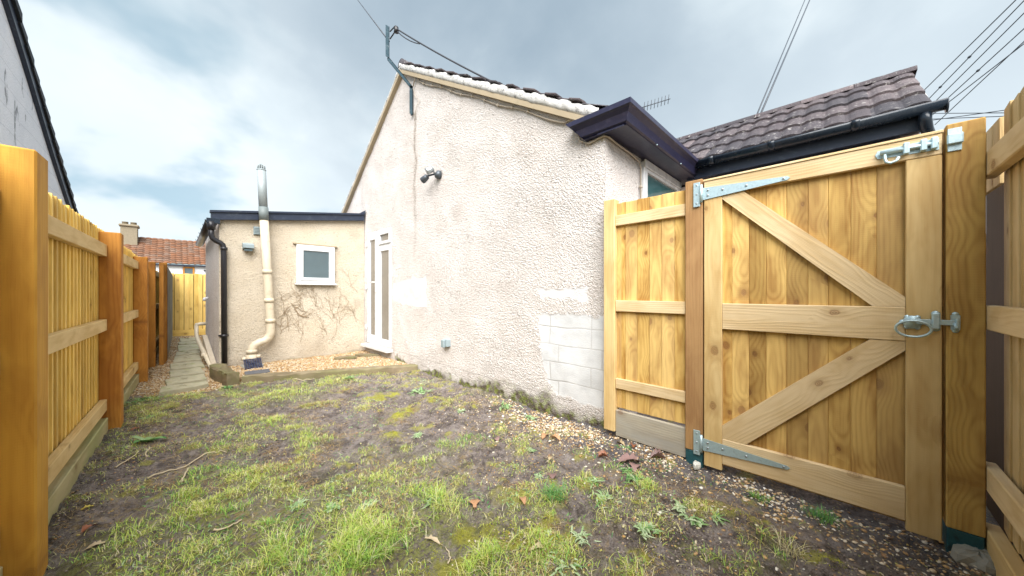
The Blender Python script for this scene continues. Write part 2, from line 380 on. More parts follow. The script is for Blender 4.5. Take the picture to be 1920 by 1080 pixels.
# ceramic/concrete tiles; per tile colour from rnd
def mat_tile(name, c1, c2, c3, lich=(.42, .40, .38), la=.5, sc_=18):
    m, g, b = new_mat(name); geo = g.n('ShaderNodeNewGeometry').outputs[0]; r = g.attr('rnd', 2)
    col = g.ramp(g.m('FRACT', g.mul(r, 17.3)), [(0, c1), (.5, c2), (.85, c3), (1, tuple(q*1.25 for q in c3))])
    col = g.mix(g.sstep(g.noise(geo, 9, 5, .65), .35, .75, 0.0, .5), col, c1)
    lm = g.mul(g.sstep(g.noise(geo, sc_, 6, .7), .56, .66), g.sstep(g.noise(geo, 2.2, 3), .4, .6, .3, 1.0))
    g.set(b.inputs['Base Color'], g.mix(g.mul(lm, la), col, lich)); b.inputs['Roughness'].default_value = .62
    b.inputs['Specular IOR Level'].default_value = .3
    bump(g, b, g.noise(geo, 70, 5, .65), .008); return m
M['tile'] = mat_tile('purple_brown_roof_tile', (.045, .042, .050), (.072, .058, .064), (.115, .092, .096), la=.8, sc_=26)
M['tile_red'] = mat_tile('orange_brown_clay_tile', (.13, .075, .05), (.22, .095, .045), (.17, .11, .08), (.12, .11, .10), .5, 1.5)
M['tile_dark'] = mat_tile('dark_slate_tile', (.018, .024, .03), (.03, .034, .04), (.045, .045, .05), (.1, .13, .1), .4)
M['paving'] = plain('mossy_paving_stone', (.36, .335, .235), .8, 0, .25, 14, .004, ((.17, .22, .05), .85, 5), bs=60)
# pebbles by rnd
def mat_peb(name, stops, rough=.7):
    m, g, b = new_mat(name); r = g.attr('rnd', 2); geo = g.n('ShaderNodeNewGeometry').outputs[0]
    col = g.ramp(r, stops); k = g.add(.8, g.mul(g.noise(geo, 140, 2), .4))
    g.set(b.inputs['Base Color'], g.mix(1.0, col, g.comb(k, k, k), 'MULTIPLY')); b.inputs['Roughness'].default_value = rough; return m
M['peb'] = mat_peb('golden_pea_gravel', [(0, (.14, .075, .035)), (.25, (.32, .18, .07)), (.5, (.44, .29, .13)), (.75, (.52, .40, .24)), (.92, (.50, .46, .38)), (1, (.68, .62, .52))])
M['pebw'] = mat_peb('mixed_pale_stones', [(0, (.09, .08, .075)), (.25, (.30, .18, .09)), (.5, (.52, .34, .15)), (.75, (.60, .52, .40)), (1, (.76, .74, .68))])
M['crumb'] = mat_peb('soil_crumbs', [(0, (.05, .040, .036)), (.40, (.16, .13, .115)), (.68, (.30, .25, .22)), (.80, (.46, .26, .10)), (.9, (.42, .40, .12)), (1, (.62, .55, .42))], .8)
def mat_leafy(name, stops, tr=.25):
    m, g, b = new_mat(name); r = g.attr('rnd', 2); geo = g.n('ShaderNodeNewGeometry').outputs[0]
    col = g.ramp(r, stops); k = g.add(.8, g.mul(g.noise(geo, 60, 3), .4)); col = g.mix(1.0, col, g.comb(k, k, k), 'MULTIPLY')
    g.set(b.inputs['Base Color'], col); b.inputs['Roughness'].default_value = .5
    t = g.n('ShaderNodeBsdfTranslucent', i_Color=col); mx = g.n('ShaderNodeMixShader', i_0=tr, i_1=b.outputs[0], i_2=t.outputs[0])
    g.n('ShaderNodeOutputMaterial', i_Surface=mx.outputs[0]).is_active_output = True
    return m
M['grass'] = mat_leafy('grass_blades', [(0, (.08, .28, .10)), (.3, (.24, .46, .08)), (.55, (.47, .62, .10)), (.75, (.68, .66, .20)), (.88, (.66, .60, .32)), (1, (.76, .70, .50))])
M['thatch'] = mat_leafy('dead_thatch', [(0, (.22, .12, .05)), (.5, (.44, .29, .11)), (.85, (.58, .46, .22)), (1, (.74, .66, .46))])
M['mossm'] = mat_leafy('moss_tufts', [(0, (.18, .21, .01)), (.5, (.36, .38, .02)), (1, (.54, .52, .06))], .15)
M['weed'] = mat_leafy('weed_leaves', [(0, (.08, .24, .06)), (.4, (.22, .38, .13)), (1, (.50, .60, .38))])
M['leaf_o'] = mat_leafy('orange_dead_leaf', [(0, (.42, .22, .11)), (1, (.50, .30, .16))], .1)
M['leaf_p'] = mat_leafy('purple_brown_dead_leaf', [(0, (.19, .11, .10)), (1, (.30, .19, .18))], .1)
M['leaf_r'] = mat_leafy('red_brown_dead_leaf', [(0, (.24, .08, .035)), (1, (.34, .13, .06))], .1)
M['leaf_t'] = mat_leafy('tan_dead_leaf', [(0, (.42, .32, .18)), (1, (.55, .45, .30))], .1)
M['leaf_y'] = mat_leafy('yellow_leaf', [(0, (.58, .46, .08)), (1, (.62, .50, .10))], .1)

# ------------------------------------------------------------------ ground
GR = [(0.78, 4.27, 0.22), (0.97, 4.17, 0.2), (1.35, 4.45, 0.2), (0.61, 4.64, 0.2), (1.04, 4.53, 0.2), (0.44, 4.92, 0.15), (0.58, 3.42, 0.12), (0.64, 3.49, 0.12), (0.22, 2.81, 0.12), (0.13, 2.8, 0.1), (0.29, 2.55, 0.1), (0.37, 2.5, 0.08), (0.27, 2.69, 0.1), (0.04, 2.53, 0.08), (0.11, 2.32, 0.09), (0.23, 2.36, 0.08), (0.15, 2.2, 0.08), (0.07, 2.28, 0.09), (0.22, 2.17, 0.08), (-0.11, 2.34, 0.07), (-0.2, 2.42, 0.05), (-0.23, 2.24, 0.07), (-0.19, 2.26, 0.06), (0.42, 2.01, 0.08), (0.35, 2.0, 0.08), (0.26, 1.97, 0.07), (0.03, 1.97, 0.1), (0.15, 1.91, 0.08), (-0.03, 2.0, 0.08), (0.26, 1.72, 0.1), (0.47, 1.68, 0.1), (0.51, 1.56, 0.1), (0.63, 1.53, 0.1), (0.37, 1.6, 0.1), (0.33, 1.74, 0.08), (0.54, 1.4, 0.1), (-0.13, 4.33, 0.12), (-0.15, 5.04, 0.15), (-0.07, 5.04, 0.1), (0.76, 2.82, 0.1), (0.74, 3.04, 0.1), (0.3, 3.24, 0.12), (0.64, 2.02, 0.05), (0.58, 1.87, 0.05), (0.6, 1.48, 0.12), (0.63, 1.38, 0.1), (0.59, 1.63, 0.1), (0.7, 1.38, 0.1), (0.95, 1.51, 0.1), (0.95, 1.67, 0.07), (1.04, 1.53, 0.06), (0.84, 1.96, 0.07), (1.16, 1.94, 0.05), (0.97, 2.4, 0.06), (1.43, 2.04, 0.08), (1.62, 2.0, 0.08), (1.41, 1.26, 0.05), (1.42, 1.11, 0.06), (1.65, 1.3, 0.05), (2.0, 1.31, 0.05), (1.96, 1.07, 0.05), (1.6, 1.08, 0.05), (1.58, 0.86, 0.07), (1.72, 1.07, 0.04), (1.88, 0.79, 0.05), (1.37, 0.87, 0.04), (0.91, 1.06, 0.09), (0.93, 0.98, 0.08), (0.86, 1.05, 0.07), (1.09, 0.94, 0.06), (1.09, 0.86, 0.07), (1.28, 0.62, 0.06), (1.52, 0.62, 0.04), (1.91, 0.83, 0.05), (1.84, 0.76, 0.05), (1.81, 0.57, 0.05), (1.85, 0.48, 0.04), (1.89, 0.23, 0.05), (1.54, 0.46, 0.05), (1.77, 0.19, 0.04), (1.64, 0.26, 0.05), (1.57, 0.37, 0.04)]
MO = [(1.12, 1.05, .12), (.95, 1.15, .1), (1.25, 1.0, .09), (1.63, 1.57, 0.035), (1.08, 1.14, 0.1), (1.01, 1.12, 0.1), (0.92, 1.25, 0.08), (1.29, 0.92, 0.07), (1.52, 1.2, 0.05), (0.79, 1.25, 0.1), (0.71, 1.21, 0.08), (1.16, 0.78, 0.07), (1.16, 0.96, 0.08), (1.39, 0.55, 0.05), (1.91, 0.04, 0.06), (2.18, 0.55, 0.05), (1.97, 0.36, 0.06), (1.73, 0.87, 0.04), (1.5, 2.9, .12), (1.9, 3.0, .12), (1.6, 3.5, .15), (2.1, 2.6, .08), (1.2, 2.5, .1)]
def spots(L, x, y):
    x = np.asarray(x, float); o = np.zeros_like(x)
    for (a, b_, r) in L: o = np.maximum(o, np.exp(-((x-a)**2+(y-b_)**2)/(1.1*r*r)))
    return o
SLY = lambda x: 5.18-(np.asarray(x)-.59)*.503          # line of the front sleeper
BARE = [(1.27, 1.38, .16), (1.05, 1.75, .12), (1.15, 2.6, .22), (1.45, 1.6, .13), (1.6, 2.35, .25), (1.75, 3.2, .3), (1.5, 3.8, .3), (0.0, 3.1, .25), (.1, 3.7, .3), (1.9, .95, .12), (2.0, .5, .2), (1.35, .72, .07), (.8, 2.2, .12), (-.25, 2.7, .15)]
def bed(x, y): return (sst(y-SLY(x), .02, .06)*sst(x, .50, .54)*(x < 2.5)*(y < 6.3))
def path(x, y):
    n = F_e2(x, y)*.05
    return sst(y+n*2, 5.0, 5.35)*sst(.62-x+n, 0, .1)*(y < 13)
def gatestrip(x, y):      # stones along gate and wall corner
    edge = np.interp(y, [-.5, .65, 1.15, 1.5, 1.8, 2.23, 2.6], [2.12, 2.16, 2.1, 2.05, 2.16, 2.3, 2.5])
    return sst(x+F_e2(x, y)*.05, edge-.12, edge+.05)*(y < 2.7)
def gh(x, y):
    x = np.asarray(x, float); y = np.asarray(y, float)
    near = ((x > -1) & (x < 2.6) & (y > -1) & (y < 13.5))
    h = .014*F_xl(x, y)*.6 + .010*F_l(x, y) + .007*F_m(x, y) + .0052*F_s(x, y) + .004*F_e(x, y)
    h = h + spots(GR, x, y)*.014 + spots(MO, x, y)*.014
    pth = path(x, y); h = h*(1-.7*pth)
    b_ = bed(x, y); h = h*(1-b_) + b_*(.07 + .004*F_m(x, y))
    return np.where(near, h, 0.0)
def axis(lo, hi, st, lo2, hi2, far):
    a = list(np.arange(lo, hi+1e-6, st)); d = st
    while a[0] > -far: d *= 1.25; a.insert(0, a[0]-d)
    d = st
    while a[-1] < far: d *= 1.25; a.append(a[-1]+d)
    return np.array(a)
xs = axis(-.62, 2.56, .0125, 0, 0, 900); ys = axis(-.7, 6.3, .0135, 0, 0, 900)
XX, YY = np.meshgrid(xs, ys); ZZ = gh(XX, YY)
mk = np.zeros(XX.shape+(4,))
lawn = (1-path(XX, YY))*(1-bed(XX, YY))
mk[..., 0] = np.clip(spots(GR, XX, YY)*.9 + .7*sst(2.7-YY, 0, 1)*sst(1.5-XX, 0, .6) + sst(F_m(XX, YY)+.6*F_l(XX, YY), .3, 1.8)*.35, 0, 1)*lawn*(1-.9*spots(BARE, XX, YY))
WX_, WY_ = XX+.05*F_e2(XX, YY)+.02*F_e(XX, YY), YY+.05*F_e2(XX+3, YY)+.02*F_e(XX+5, YY)
mk[..., 1] = np.clip(sst(spots(MO, WX_, WY_)*(.8+.3*F_e(XX+1, YY)), .25, .75)*.8 + sst(F_e(XX, YY)+F_m(XX, YY), 1.4, 2.8)*.6, 0, 1)*lawn
mk[..., 2] = np.clip(path(XX, YY)+bed(XX, YY), 0, 1)
mk[..., 3] = gatestrip(XX, YY)
def mat_ground():
    m, g, b = new_mat('muddy_ground'); geo = g.n('ShaderNodeNewGeometry').outputs[0]
    mm = g.n('ShaderNodeAttribute', attribute_name='m'); gr, mo, gv = g.n('ShaderNodeSeparateColor', i_0=mm.outputs[0]).outputs; st = mm.outputs[3]
    big = g.noise(geo, 1.3, 5, .6, .3); n = g.noise(geo, 11, 7, .7, .2); f = g.noise(geo, 75, 6, .7)
    col = g.ramp(g.add(g.mul(n, .55), g.mul(f, .45)), [(.36, (.040, .030, .026)), (.45, (.12, .096, .085)), (.53, (.23, .195, .18)), (.66, (.37, .325, .30))])
    col = g.mix(g.sstep(big, .42, .60, 0.0, .35), col, (.26, .23, .22))
    col = g.mix(g.sstep(g.noise(geo, 5.5, 6, .7, .5), .50, .62, 0.0, .72), col, (.045, .034, .030))
    col = g.mix(g.mul(st, .5), col, g.mix(f, (.035, .036, .045), (.15, .15, .17)))
    fl = g.vor(geo, 85.0); flr = g.xyz(fl.outputs['Color'])
    flk = g.mul(g.sstep(flr[0], .76, .8), g.sstep(fl.outputs['Distance'], .42, .3))
    flk = g.mul(flk, g.add(.6, g.mul(st, .4)))
    col = g.mix(g.mul(flk, .8), col, g.ramp(flr[1], [(0, (.30, .16, .06)), (.4, (.42, .30, .16)), (.8, (.36, .36, .12)), (1, (.55, .5, .42))]))
    col = g.mix(g.mul(gr, g.sstep(g.noise(geo, 45, 5, .7), .38, .58, 0.0, .8)), col, g.mix(f, (.12, .17, .02), (.34, .32, .10)))
    col = g.mix(g.mul(g.sstep(g.noise(geo, 2.6, 6, .7), .48, .62), g.sstep(g.noise(geo, 38, 4, .7), .46, .6, 0.0, .55)), col, (.34, .24, .10))
    col = g.mix(g.mul(mo, g.sstep(g.noise(geo, 30, 5, .7), .28, .5, .3, .95)), col, g.mix(f, (.16, .17, .01), (.50, .47, .05)))
    pv = g.vor(geo, 62.0); pr = g.xyz(pv.outputs['Color'])[0]
    col = g.mix(gv, col, g.mix(1.0, g.ramp(pr, [(0, (.16, .085, .04)), (.5, (.36, .23, .10)), (1, (.5, .4, .25))]), g.comb(.8, .8, .8), 'MULTIPLY'))
    g.set(b.inputs['Base Color'], col)
    wet = g.sstep(g.noise(geo, 3.3, 4), .42, .62)
    g.set(b.inputs['Roughness'], g.add(.82, g.mul(wet, -.36)))
    b.inputs['Specular IOR Level'].default_value = .4
    bump(g, b, g.add(g.mul(f, 1.0), g.mul(n, .8)), .022, 1.0); return m
M['ground'] = mat_ground()
b = MB(); b.grid(np.stack([XX, YY, ZZ], -1), m=mk)
b.build('ground', M['ground'], org=(0, 0, 0), kind='structure', label='muddy garden ground with patchy grass and moss', cat='ground')

# scattered stones / crumbs: irregular low polyhedra in one mesh
ICO = []; 
t_ = (1+5**.5)/2
for a in (-1, 1):
    for c in (-t_, t_): ICO += [(a, c, 0), (0, a, c), (c, 0, a)]
ICO = np.array(ICO); ICO = ICO/np.linalg.norm(ICO[0])
from mathutils.geometry import convex_hull_2d
def hull(P):
    F = []
    n = len(P)
    for i in range(n):
        for j in range(i+1, n):
            for k in range(j+1, n):
                nr = np.cross(P[j]-P[i], P[k]-P[i]); dd = P @ nr - P[i] @ nr
                if (dd < 1e-6).all(): F.append((i, j, k))
                elif (dd > -1e-6).all(): F.append((i, k, j))
    return np.array(F)
ICOF = hull(ICO)
def stones(name, mat, x, y, z, size, flat=.6, power=1.0, **tags):
    N = len(x); A = rng.uniform(0, 2*math.pi, N); sx = size*rng.uniform(.7, 1.3, N); sy = size*rng.uniform(.55, 1.0, N); sz = size*flat*rng.uniform(.6, 1.1, N)
    V = ICO[None]*(1+rng.normal(0, .13, (N, 12, 1))); V = V*np.stack([sx, sy, sz], 1)[:, None]
    c, s_ = np.cos(A)[:, None], np.sin(A)[:, None]
    tl = rng.normal(0, .25, (N, 1)); V2 = np.stack([V[..., 0]*c-V[..., 1]*s_, V[..., 0]*s_+V[..., 1]*c, V[..., 2]+tl*V[..., 0]], -1)
    V2 += np.stack([x, y, z+sz*.35], 1)[:, None]
    F = (ICOF[None]+np.arange(N)[:, None, None]*12).reshape(-1, 3)
    b = MB(); b.add(V2.reshape(-1, 3), F, None, np.repeat(rng.uniform(0, 1, N)**power, 12), smooth=True)
    return b.build(name, mat, **tags)
def scatter(n, x0, x1, y0, y1, dens):
    x = rng.uniform(x0, x1, n); y = rng.uniform(y0, y1, n); k = rng.uniform(0, 1, n) < dens(x, y); return x[k], y[k]
x, y = scatter(42000, -.35, .62, 5.0, 12.1, lambda x, y: path(x, y)*np.where(y < 9, 1, .55)*(x > -.42+.045*(y-2.76)))
stones('path_gravel', M['peb'], x, y, gh(x, y), rng.uniform(.006, .014, len(x)), kind='stuff', label='golden gravel around the stepping stones in the side passage', cat='gravel')
x, y = scatter(30000, .52, 2.44, 4.2, 6.12, lambda x, y: bed(x, y))
stones('bed_gravel', M['peb'], x, y, gh(x, y), rng.uniform(.006, .014, len(x)), kind='stuff', label='golden gravel bed held behind the timber sleeper', cat='gravel')
x, y = scatter(26000, 1.5, 2.42, -.5, 2.7, lambda x, y: np.clip(gatestrip(x, y)*.62+.22, 0, 1)*(.4+.6*sst(F_m(x, y), -.8, .8))*np.exp(-np.abs(2.35-x)*2.2)*(1-.9*spots(MO, x, y)))
x2, y2 = scatter(9000, 1.85, 2.42, 1.2, 2.3, lambda x, y: np.exp(-((x-2.22)/.14)**2-((y-1.7)/.32)**2)*.9)
x = np.concatenate([x, x2]); y = np.concatenate([y, y2])
stones('loose_stones', M['pebw'], x, y, gh(x, y), rng.uniform(.003, .0085, len(x))*rng.choice([1, 1, 1, 1.7], len(x)), flat=.5, kind='stuff', label='small pale stones and leaf bits strewn along the foot of the gate', cat='stones')
x, y = scatter(90000, -.4, 2.4, -.3, 5.2, lambda x, y: (1-path(x, y))*(1-bed(x, y))*np.clip(.35+.5*F_l(x, y), .04, 1)*np.where(y > 3.4, .5, 1))
stones('soil_crumbs', M['crumb'], x, y, gh(x, y), rng.uniform(.0018, .0075, len(x)), flat=.6, kind='stuff', label='dark crumbs of loose soil over the bare mud', cat='soil')

# ------------------------------------------------------------------ grass, moss
def blades(name, mat, x, y, L, w, lean, col, zoff=0, **tags):
    N = len(x); A = rng.uniform(0, 2*math.pi, N); ln = np.abs(rng.normal(lean, .3, N)); hx = np.cos(A); hy = np.sin(A)
    px_, py_ = -hy, hx; z0 = gh(x, y)+zoff-.003; V = np.zeros((N, 7, 3))
    for i, (t, ww) in enumerate(((0, 1.), (.4, .9), (.75, .6))):
        bend = ln*t*t*L*.95; up = L*t*(1-.42*np.clip(ln, 0, 1.6)*t)
        for j, sg in enumerate((-1, 1)):
            V[:, 2*i+j] = np.stack([x+hx*bend+px_*w*ww*sg/2, y+hy*bend+py_*w*ww*sg/2, z0+up], 1)
    V[:, 6] = np.stack([x+hx*ln*L*.95, y+hy*ln*L*.95, z0+L*(1-.42*np.clip(ln, 0, 1.6))], 1)
    o = np.arange(N)[:, None]*7
    q = np.concatenate([o+np.array([[0, 1, 3, 2]]), o+np.array([[2, 3, 5, 4]])]); t3 = o+np.array([[4, 5, 6]])
    b = MB(); b.add(V.reshape(-1, 3), [q, t3], None, np.repeat(np.clip(col, 0, 1), 7), smooth=True); return b.build(name, mat, **tags)
gx_, gy_, gl, gw, gc_ = [], [], [], [], []
for (a, b_, r) in GR:
    near = (a*a+b_*b_)**.5; dn = 17000 if near < 2.6 else (12000 if near < 3.6 else 7000)
    n = int(dn*r*r*2.5); bx = rng.normal(a, r*.7, n); by = rng.normal(b_, r*.7, n)
    kk = rng.uniform(0, 1, n) < sst(F_e(bx, by)+.6*F_m(bx, by), -1.0, .9); bx, by = bx[kk], by[kk]; n = len(bx)
    t = rng.normal(rnd.uniform(.36, .62), .13, n) + (F_m(bx, by)*.08); straw = rng.uniform(0, 1, n) < .2; t[straw] = rng.uniform(.8, 1, straw.sum())
    hgt = rnd.uniform(.028, .055)*(1.5 if (b_ < 1.9 and a < 1.15) else .9)
    gx_.append(bx); gy_.append(by); gl.append(rng.uniform(.5, 1.35, n)*hgt); gw.append(rng.uniform(.0016, .0034, n)); gc_.append(t)
x, y = scatter(150000, -.38, 2.3, 0, 5.2, lambda x, y: sst(F_m(x, y)+.6*F_l(x, y)+.5*F_s(x, y)+1.5*sst(2.8-y, 0, 1)*sst(1.5-x, 0, .5)+.5*sst(1.1-x, 0, .5), .3, 2.0)*(1-.93*spots(BARE, x, y))*(1-path(x, y))*(1-bed(x, y))*np.where(x > 1.9, .35, 1))
gx_.append(x); gy_.append(y); gl.append(rng.uniform(.012, .035, len(x))); gw.append(rng.uniform(.0015, .003, len(x))); gc_.append(rng.normal(.65, .22, len(x)))
gx_, gy_, gl, gw, gc_ = map(np.concatenate, (gx_, gy_, gl, gw, gc_))
k = (bed(gx_, gy_) < .3) & (gx_ < 2.4) & (gx_ > -.44+.045*(gy_-2.76)) & (gx_+gy_ > .9)
tx_, ty_ = scatter(60000, -.4, 2.2, .2, 5.0, lambda x, y: sst(F_m(x+5, y)+.8*F_l(x+3, y), .2, 1.8)*(1-path(x, y))*(1-bed(x, y))*(x+y > .9)*np.where(x > 1.5, .35, 1))
blades('dead_thatch', M['thatch'], tx_, ty_, rng.uniform(.012, .04, len(tx_)), rng.uniform(.0015, .003, len(tx_)), 1.9, rng.uniform(0, 1, len(tx_)), kind='stuff', label='flattened brown dead grass between the living patches', cat='dead grass')
blades('grass', M['grass'], gx_[k], gy_[k], gl[k], gw[k], .85, gc_[k], kind='stuff', label='patchy short grass growing over the muddy lawn', cat='grass')
cx_, cy_ = scatter(30000, -.35, 2.3, 0, 5, lambda x, y: sst(F_m(x+2, y)+.7*F_l(x+7, y)+.9*spots([(1.75, .7, .35), (1.5, 1.1, .2), (.7, 1.7, .25)], x, y), .5, 2.0)*(1-path(x, y))*(1-bed(x, y))*(x+y > .9)*(1-.7*spots(BARE, x, y)))
blades('low_weed_cover', M['weed'], cx_, cy_, rng.uniform(.008, .024, len(cx_)), rng.uniform(.004, .009, len(cx_)), 1.5, np.clip(rng.normal(.55, .28, len(cx_))+.25*F_l(cx_, cy_), 0, 1), kind='stuff', label='tiny broad-leaved weeds creeping over the damp soil', cat='ground cover')
mx_, my_ = [], []
for (a, b_, r) in MO:
    n = int(75000*r*r); mx_.append(rng.normal(a, r*.55, n)); my_.append(rng.normal(b_, r*.55, n))
mx_ = np.concatenate(mx_); my_ = np.concatenate(my_); k = (F_s(mx_, my_)+F_m(mx_, my_) > -1.2) & (mx_ < 2.4)
blades('moss', M['mossm'], mx_[k], my_[k], rng.uniform(.004, .011, k.sum()), rng.uniform(.0018, .003, k.sum()), .6, rng.uniform(0, 1, k.sum()), kind='stuff', label='yellow green moss cushions on the bare soil', cat='moss')

# ------------------------------------------------------------------ bungalow
XW = 2.45; YC = 1.36; YE = 6.15; YL = 8.2; APY, APZ = 4.69, 4.54
SR, SL = .587, .72
def top(y): return np.where(y < APY, APZ-.13-SR*(APY-y), APZ-.13-SL*(y-APY))
hs = thing('bungalow', (XW+1.5, 4.0, 0), 'cream pebble-dashed bungalow with gable end, flat-roofed extension and tiled side wing', 'house')
DY0, DY1, DZ0, DZ1 = 5.07, 6.06, .235, 2.17      # garden door opening
def rough(u, z): return .0011*F_r1(u, z)+.0014*np.maximum(F_r2(u, z), -.6)*(1+.35*F_e2(u, z))
def poly_in(u, z, L, nz=.012):
    u = u+F_e(u, z)*nz; z = z+F_e(z+3, u)*nz; ins = np.full(u.shape, 1e9)
    n = len(L)
    for i in range(n):
        (a, b_), (c, d) = L[i], L[(i+1) % n]; l = math.hypot(c-a, d-b_); ins = np.minimum(ins, ((c-a)*(z-b_)-(d-b_)*(u-a))/l)
    return sst(ins, -.010, .016)
P1 = [(4.04, .93), (4.75, .93), (5.04, 1.05), (5.04, 1.28), (4.4, 1.33), (4.04, 1.33)]
P2 = [(1.5, 1.02), (1.98, 1.02), (2.02, 1.08), (2.32, 1.1), (2.32, 1.17), (1.53, 1.15)]
P3 = [(1.33, .16), (1.9, .2), (2.02, .42), (2.05, .93), (1.33, .93)]
def ccw(L): return L
def wall_masks(u, z):
    m = np.zeros(u.shape+(4,)); p3 = poly_in(u, z, P3)
    m[..., 0] = np.clip(poly_in(u, z, P1)*.85+poly_in(u, z, P2)*.8+p3, 0, 1)
    base = sst(z+F_e2(u, z)*.035+F_e(u, z)*.018, .125, .035)
    base = np.maximum(base, sst(z+F_e2(u, z)*.05, .17, .06)*np.exp(-((u-2.3)/.9)**2)*.9)
    m[..., 1] = np.clip(base*.95, 0, 1)*np.where(u > 5.0, .35, 1)
    dpc = np.exp(-((z-.165-.012*(u-1.4))/.006)**2)*.45
    streak = np.exp(-((u-4.36+.02*F_e2(z, u))/.035)**2)*sst(z, .9, 3.3)*sst(3.72-z, 0, .05)*(.35+.65*sst(F_r1(u, z*.5), -.8, .6))*.95
    soot = sst(F_e2(u*1.2, z*.35)+F_xl(u, z*.3), .6, 2.6)*.09
    low = sst(z, .55, .1)*sst(F_e2(u, z), -.6, 1.6)*.25
    m[..., 2] = np.clip(streak+soot+low, 0, 1)*(1-m[..., 0]*.7)
    j = np.zeros(u.shape); rows = [.165, .32, .485, .645, .81, .96]
    wob = F_e2(u, z)*.004
    for r_ in rows: j = np.maximum(j, np.exp(-((z-r_-wob)/.0045)**2))
    for i, r_ in enumerate(rows[:-1]):
        off = (1.83, 1.49, 1.83, 1.93-.44, 1.93)[i]
        for k_ in range(-1, 3):
            jj = np.exp(-((u-off-k_*.44-wob)/.0045)**2)*((z > r_) & (z < rows[i+1])); j = np.maximum(j, jj)
    m[..., 3] = np.maximum(j*p3*(.45+.4*sst(F_e2(u+2, z), -1, 1)), dpc*sst(u, 1.3, 2.1))
    return m
def wall_patch(b, u0, u1, z0, z1, st=.0056):
    nu = max(2, int((u1-u0)/st)); u = np.linspace(u0, u1, nu); zm = 3.2
    Z0 = np.full(nu, z0); Z1 = top(u) if z1 is None else np.full(nu, z1)
    nz = max(2, int((Z1.max()-z0)/st)); t = np.linspace(0, 1, nz)[:, None]
    U = np.broadcast_to(u, (nz, nu)); Z = Z0+(Z1-Z0)*t; m = wall_masks(U, Z); p = m[..., 0]
    h = rough(U, Z); hh = h*(1-p)+.0004*F_e(U, Z)*p - .003*p - m[..., 3]*.003 + .006*F_e2(U, Z)*.4
    hh = hh + m[..., 1]*.004*(F_e(U, Z))
    cav = h/.0013; cav = cav*(1-p)
    b.grid(np.stack([XW-hh, U, Z], -1), r=cav, m=m, flip=False)
b = MB()
ys_ = [YC, DY0, DY1, YL]
wall_patch(b, YC, DY0, -.05, None); wall_patch(b, DY0, DY1, DZ1, None); wall_patch(b, DY0, DY1, -.05, DZ0); wall_patch(b, DY1, YE+.1, -.05, None); wall_patch(b, YE+.1, YL, -.05, None, .03)
b.build('wall', M['wall'], hs, label='gable wall with white patches and exposed painted blocks')
# door reveals
def fn(b):
    for (y0, y1, z0, z1) in ((DY0-.001, DY0+.02, DZ0, DZ1), (DY1-.02, DY1+.001, DZ0, DZ1), (DY0, DY1, DZ1-.02, DZ1+.001)):
        b.box((XW+.012, y0, z0), (XW+.14, y1, z1), .001)
part('reveal', M['wall'], hs, fn)
def wall_flat(b, P0, P1, z0, z1, nrm, st=.01, warm=None, masks=None):
    L = math.dist(P0, P1); nu = int(L/st); nz = int((np.max(z1)-z0)/st); t = np.linspace(0, 1, nu); q = np.linspace(0, 1, nz)[:, None]
    ZT = np.interp(t, [0, 1], z1) if not np.isscalar(z1) else np.full(nu, z1)
    Z = z0+(ZT-z0)*q; U = np.broadcast_to(t*L, (nz, nu)); h = rough(U+7, Z); m = np.zeros(U.shape+(4,))
    if masks: m = masks(U, Z)
    d = np.array(P1)-np.array(P0)
    X = P0[0]+d[0]*t+nrm[0]*h; Y = P0[1]+d[1]*t+nrm[1]*h
    return np.stack([X, Y, Z], -1), h/.0013, m
# return wall below the navy eaves
b = MB()
P, cv, m = wall_flat(b, (XW, YC), (3.12, YC), -.05, 2.55, (0, -1)); b.grid(P, r=cv, m=m)
P, cv, m = wall_flat(b, (3.12, YC), (4.12, YC), -.05, 1.1, (0, -1)); b.grid(P, r=cv, m=m)
b.build('return_wall', M['wall'], hs)
# far side, back walls: plain closed volume
def fn(b):
    b.box((XW+.16, YL-.2, 0), (9.5, YL, 2.0)); b.box((9.3, YC+.02, 0), (9.5, YL-.21, 2.3))
    b.box((XW+.02, YL-.02, 0), (XW+.15, YL, 2.0))
part('rear_wall', M['wingwall'], hs, fn)
def fn(b): b.box((3.15, YC+.05, 0), (4.1, YC+.1, 1.08)); b.box((XW+.3, YC+.3, 0), (9.2, YL-.3, .1))
part('inner_floor', M['concrete'], hs, fn)

# extension
EX0 = .47
def ext_masks(U, Z):
    m = np.zeros(U.shape+(4,)); m[..., 1] = sst(Z+F_e2(U, Z)*.03, .10, .06)*.3
    m[..., 2] = np.clip(sst(Z, .45, .08)*sst(F_e2(U, Z), -.4, 1.6)*.4 + sst(F_e2(U, Z)*1., 1.0, 2.6)*.25, 0, 1)
    return m
b = MB(); WX0, WX1, WZ0, WZ1 = 1.387, 1.94, 1.265, 1.875
def ez(x): return 2.15+(x-EX0)*.145
for (x0, x1, z0, z1) in ((EX0, WX0, -.05, None), (WX1, XW-.004, -.05, None), (WX0, WX1, -.05, WZ0), (WX0, WX1, WZ1, None)):
    zt = (ez(x0), ez(x1)) if z1 is None else z1
    nu = int((x1-x0)/.0075); tt = np.linspace(x0, x1, nu); top_ = ez(tt) if z1 is None else np.full(nu, z1)
    nz = int((top_.max()-z0)/.0075); q = np.linspace(0, 1, nz)[:, None]; Z = z0+(top_-z0)*q; U = np.broadcast_to(tt, Z.shape)
    h = rough(U+7, Z)*1.25+.003*F_e2(U, Z); b.grid(np.stack([U, YE-h, Z], -1), r=rough(U+7, Z)/.0013, m=ext_masks(U, Z))
b.build('extension_wall', M['wall_ext'], hs)
b = MB(); P, cv, m = wall_flat(b, (EX0, 8.7), (EX0, YE), -.05, 2.1, (-1, 0), .014, masks=ext_masks); b.grid(P, r=cv, m=m)
b.build('extension_side_wall', M['wall'], hs)
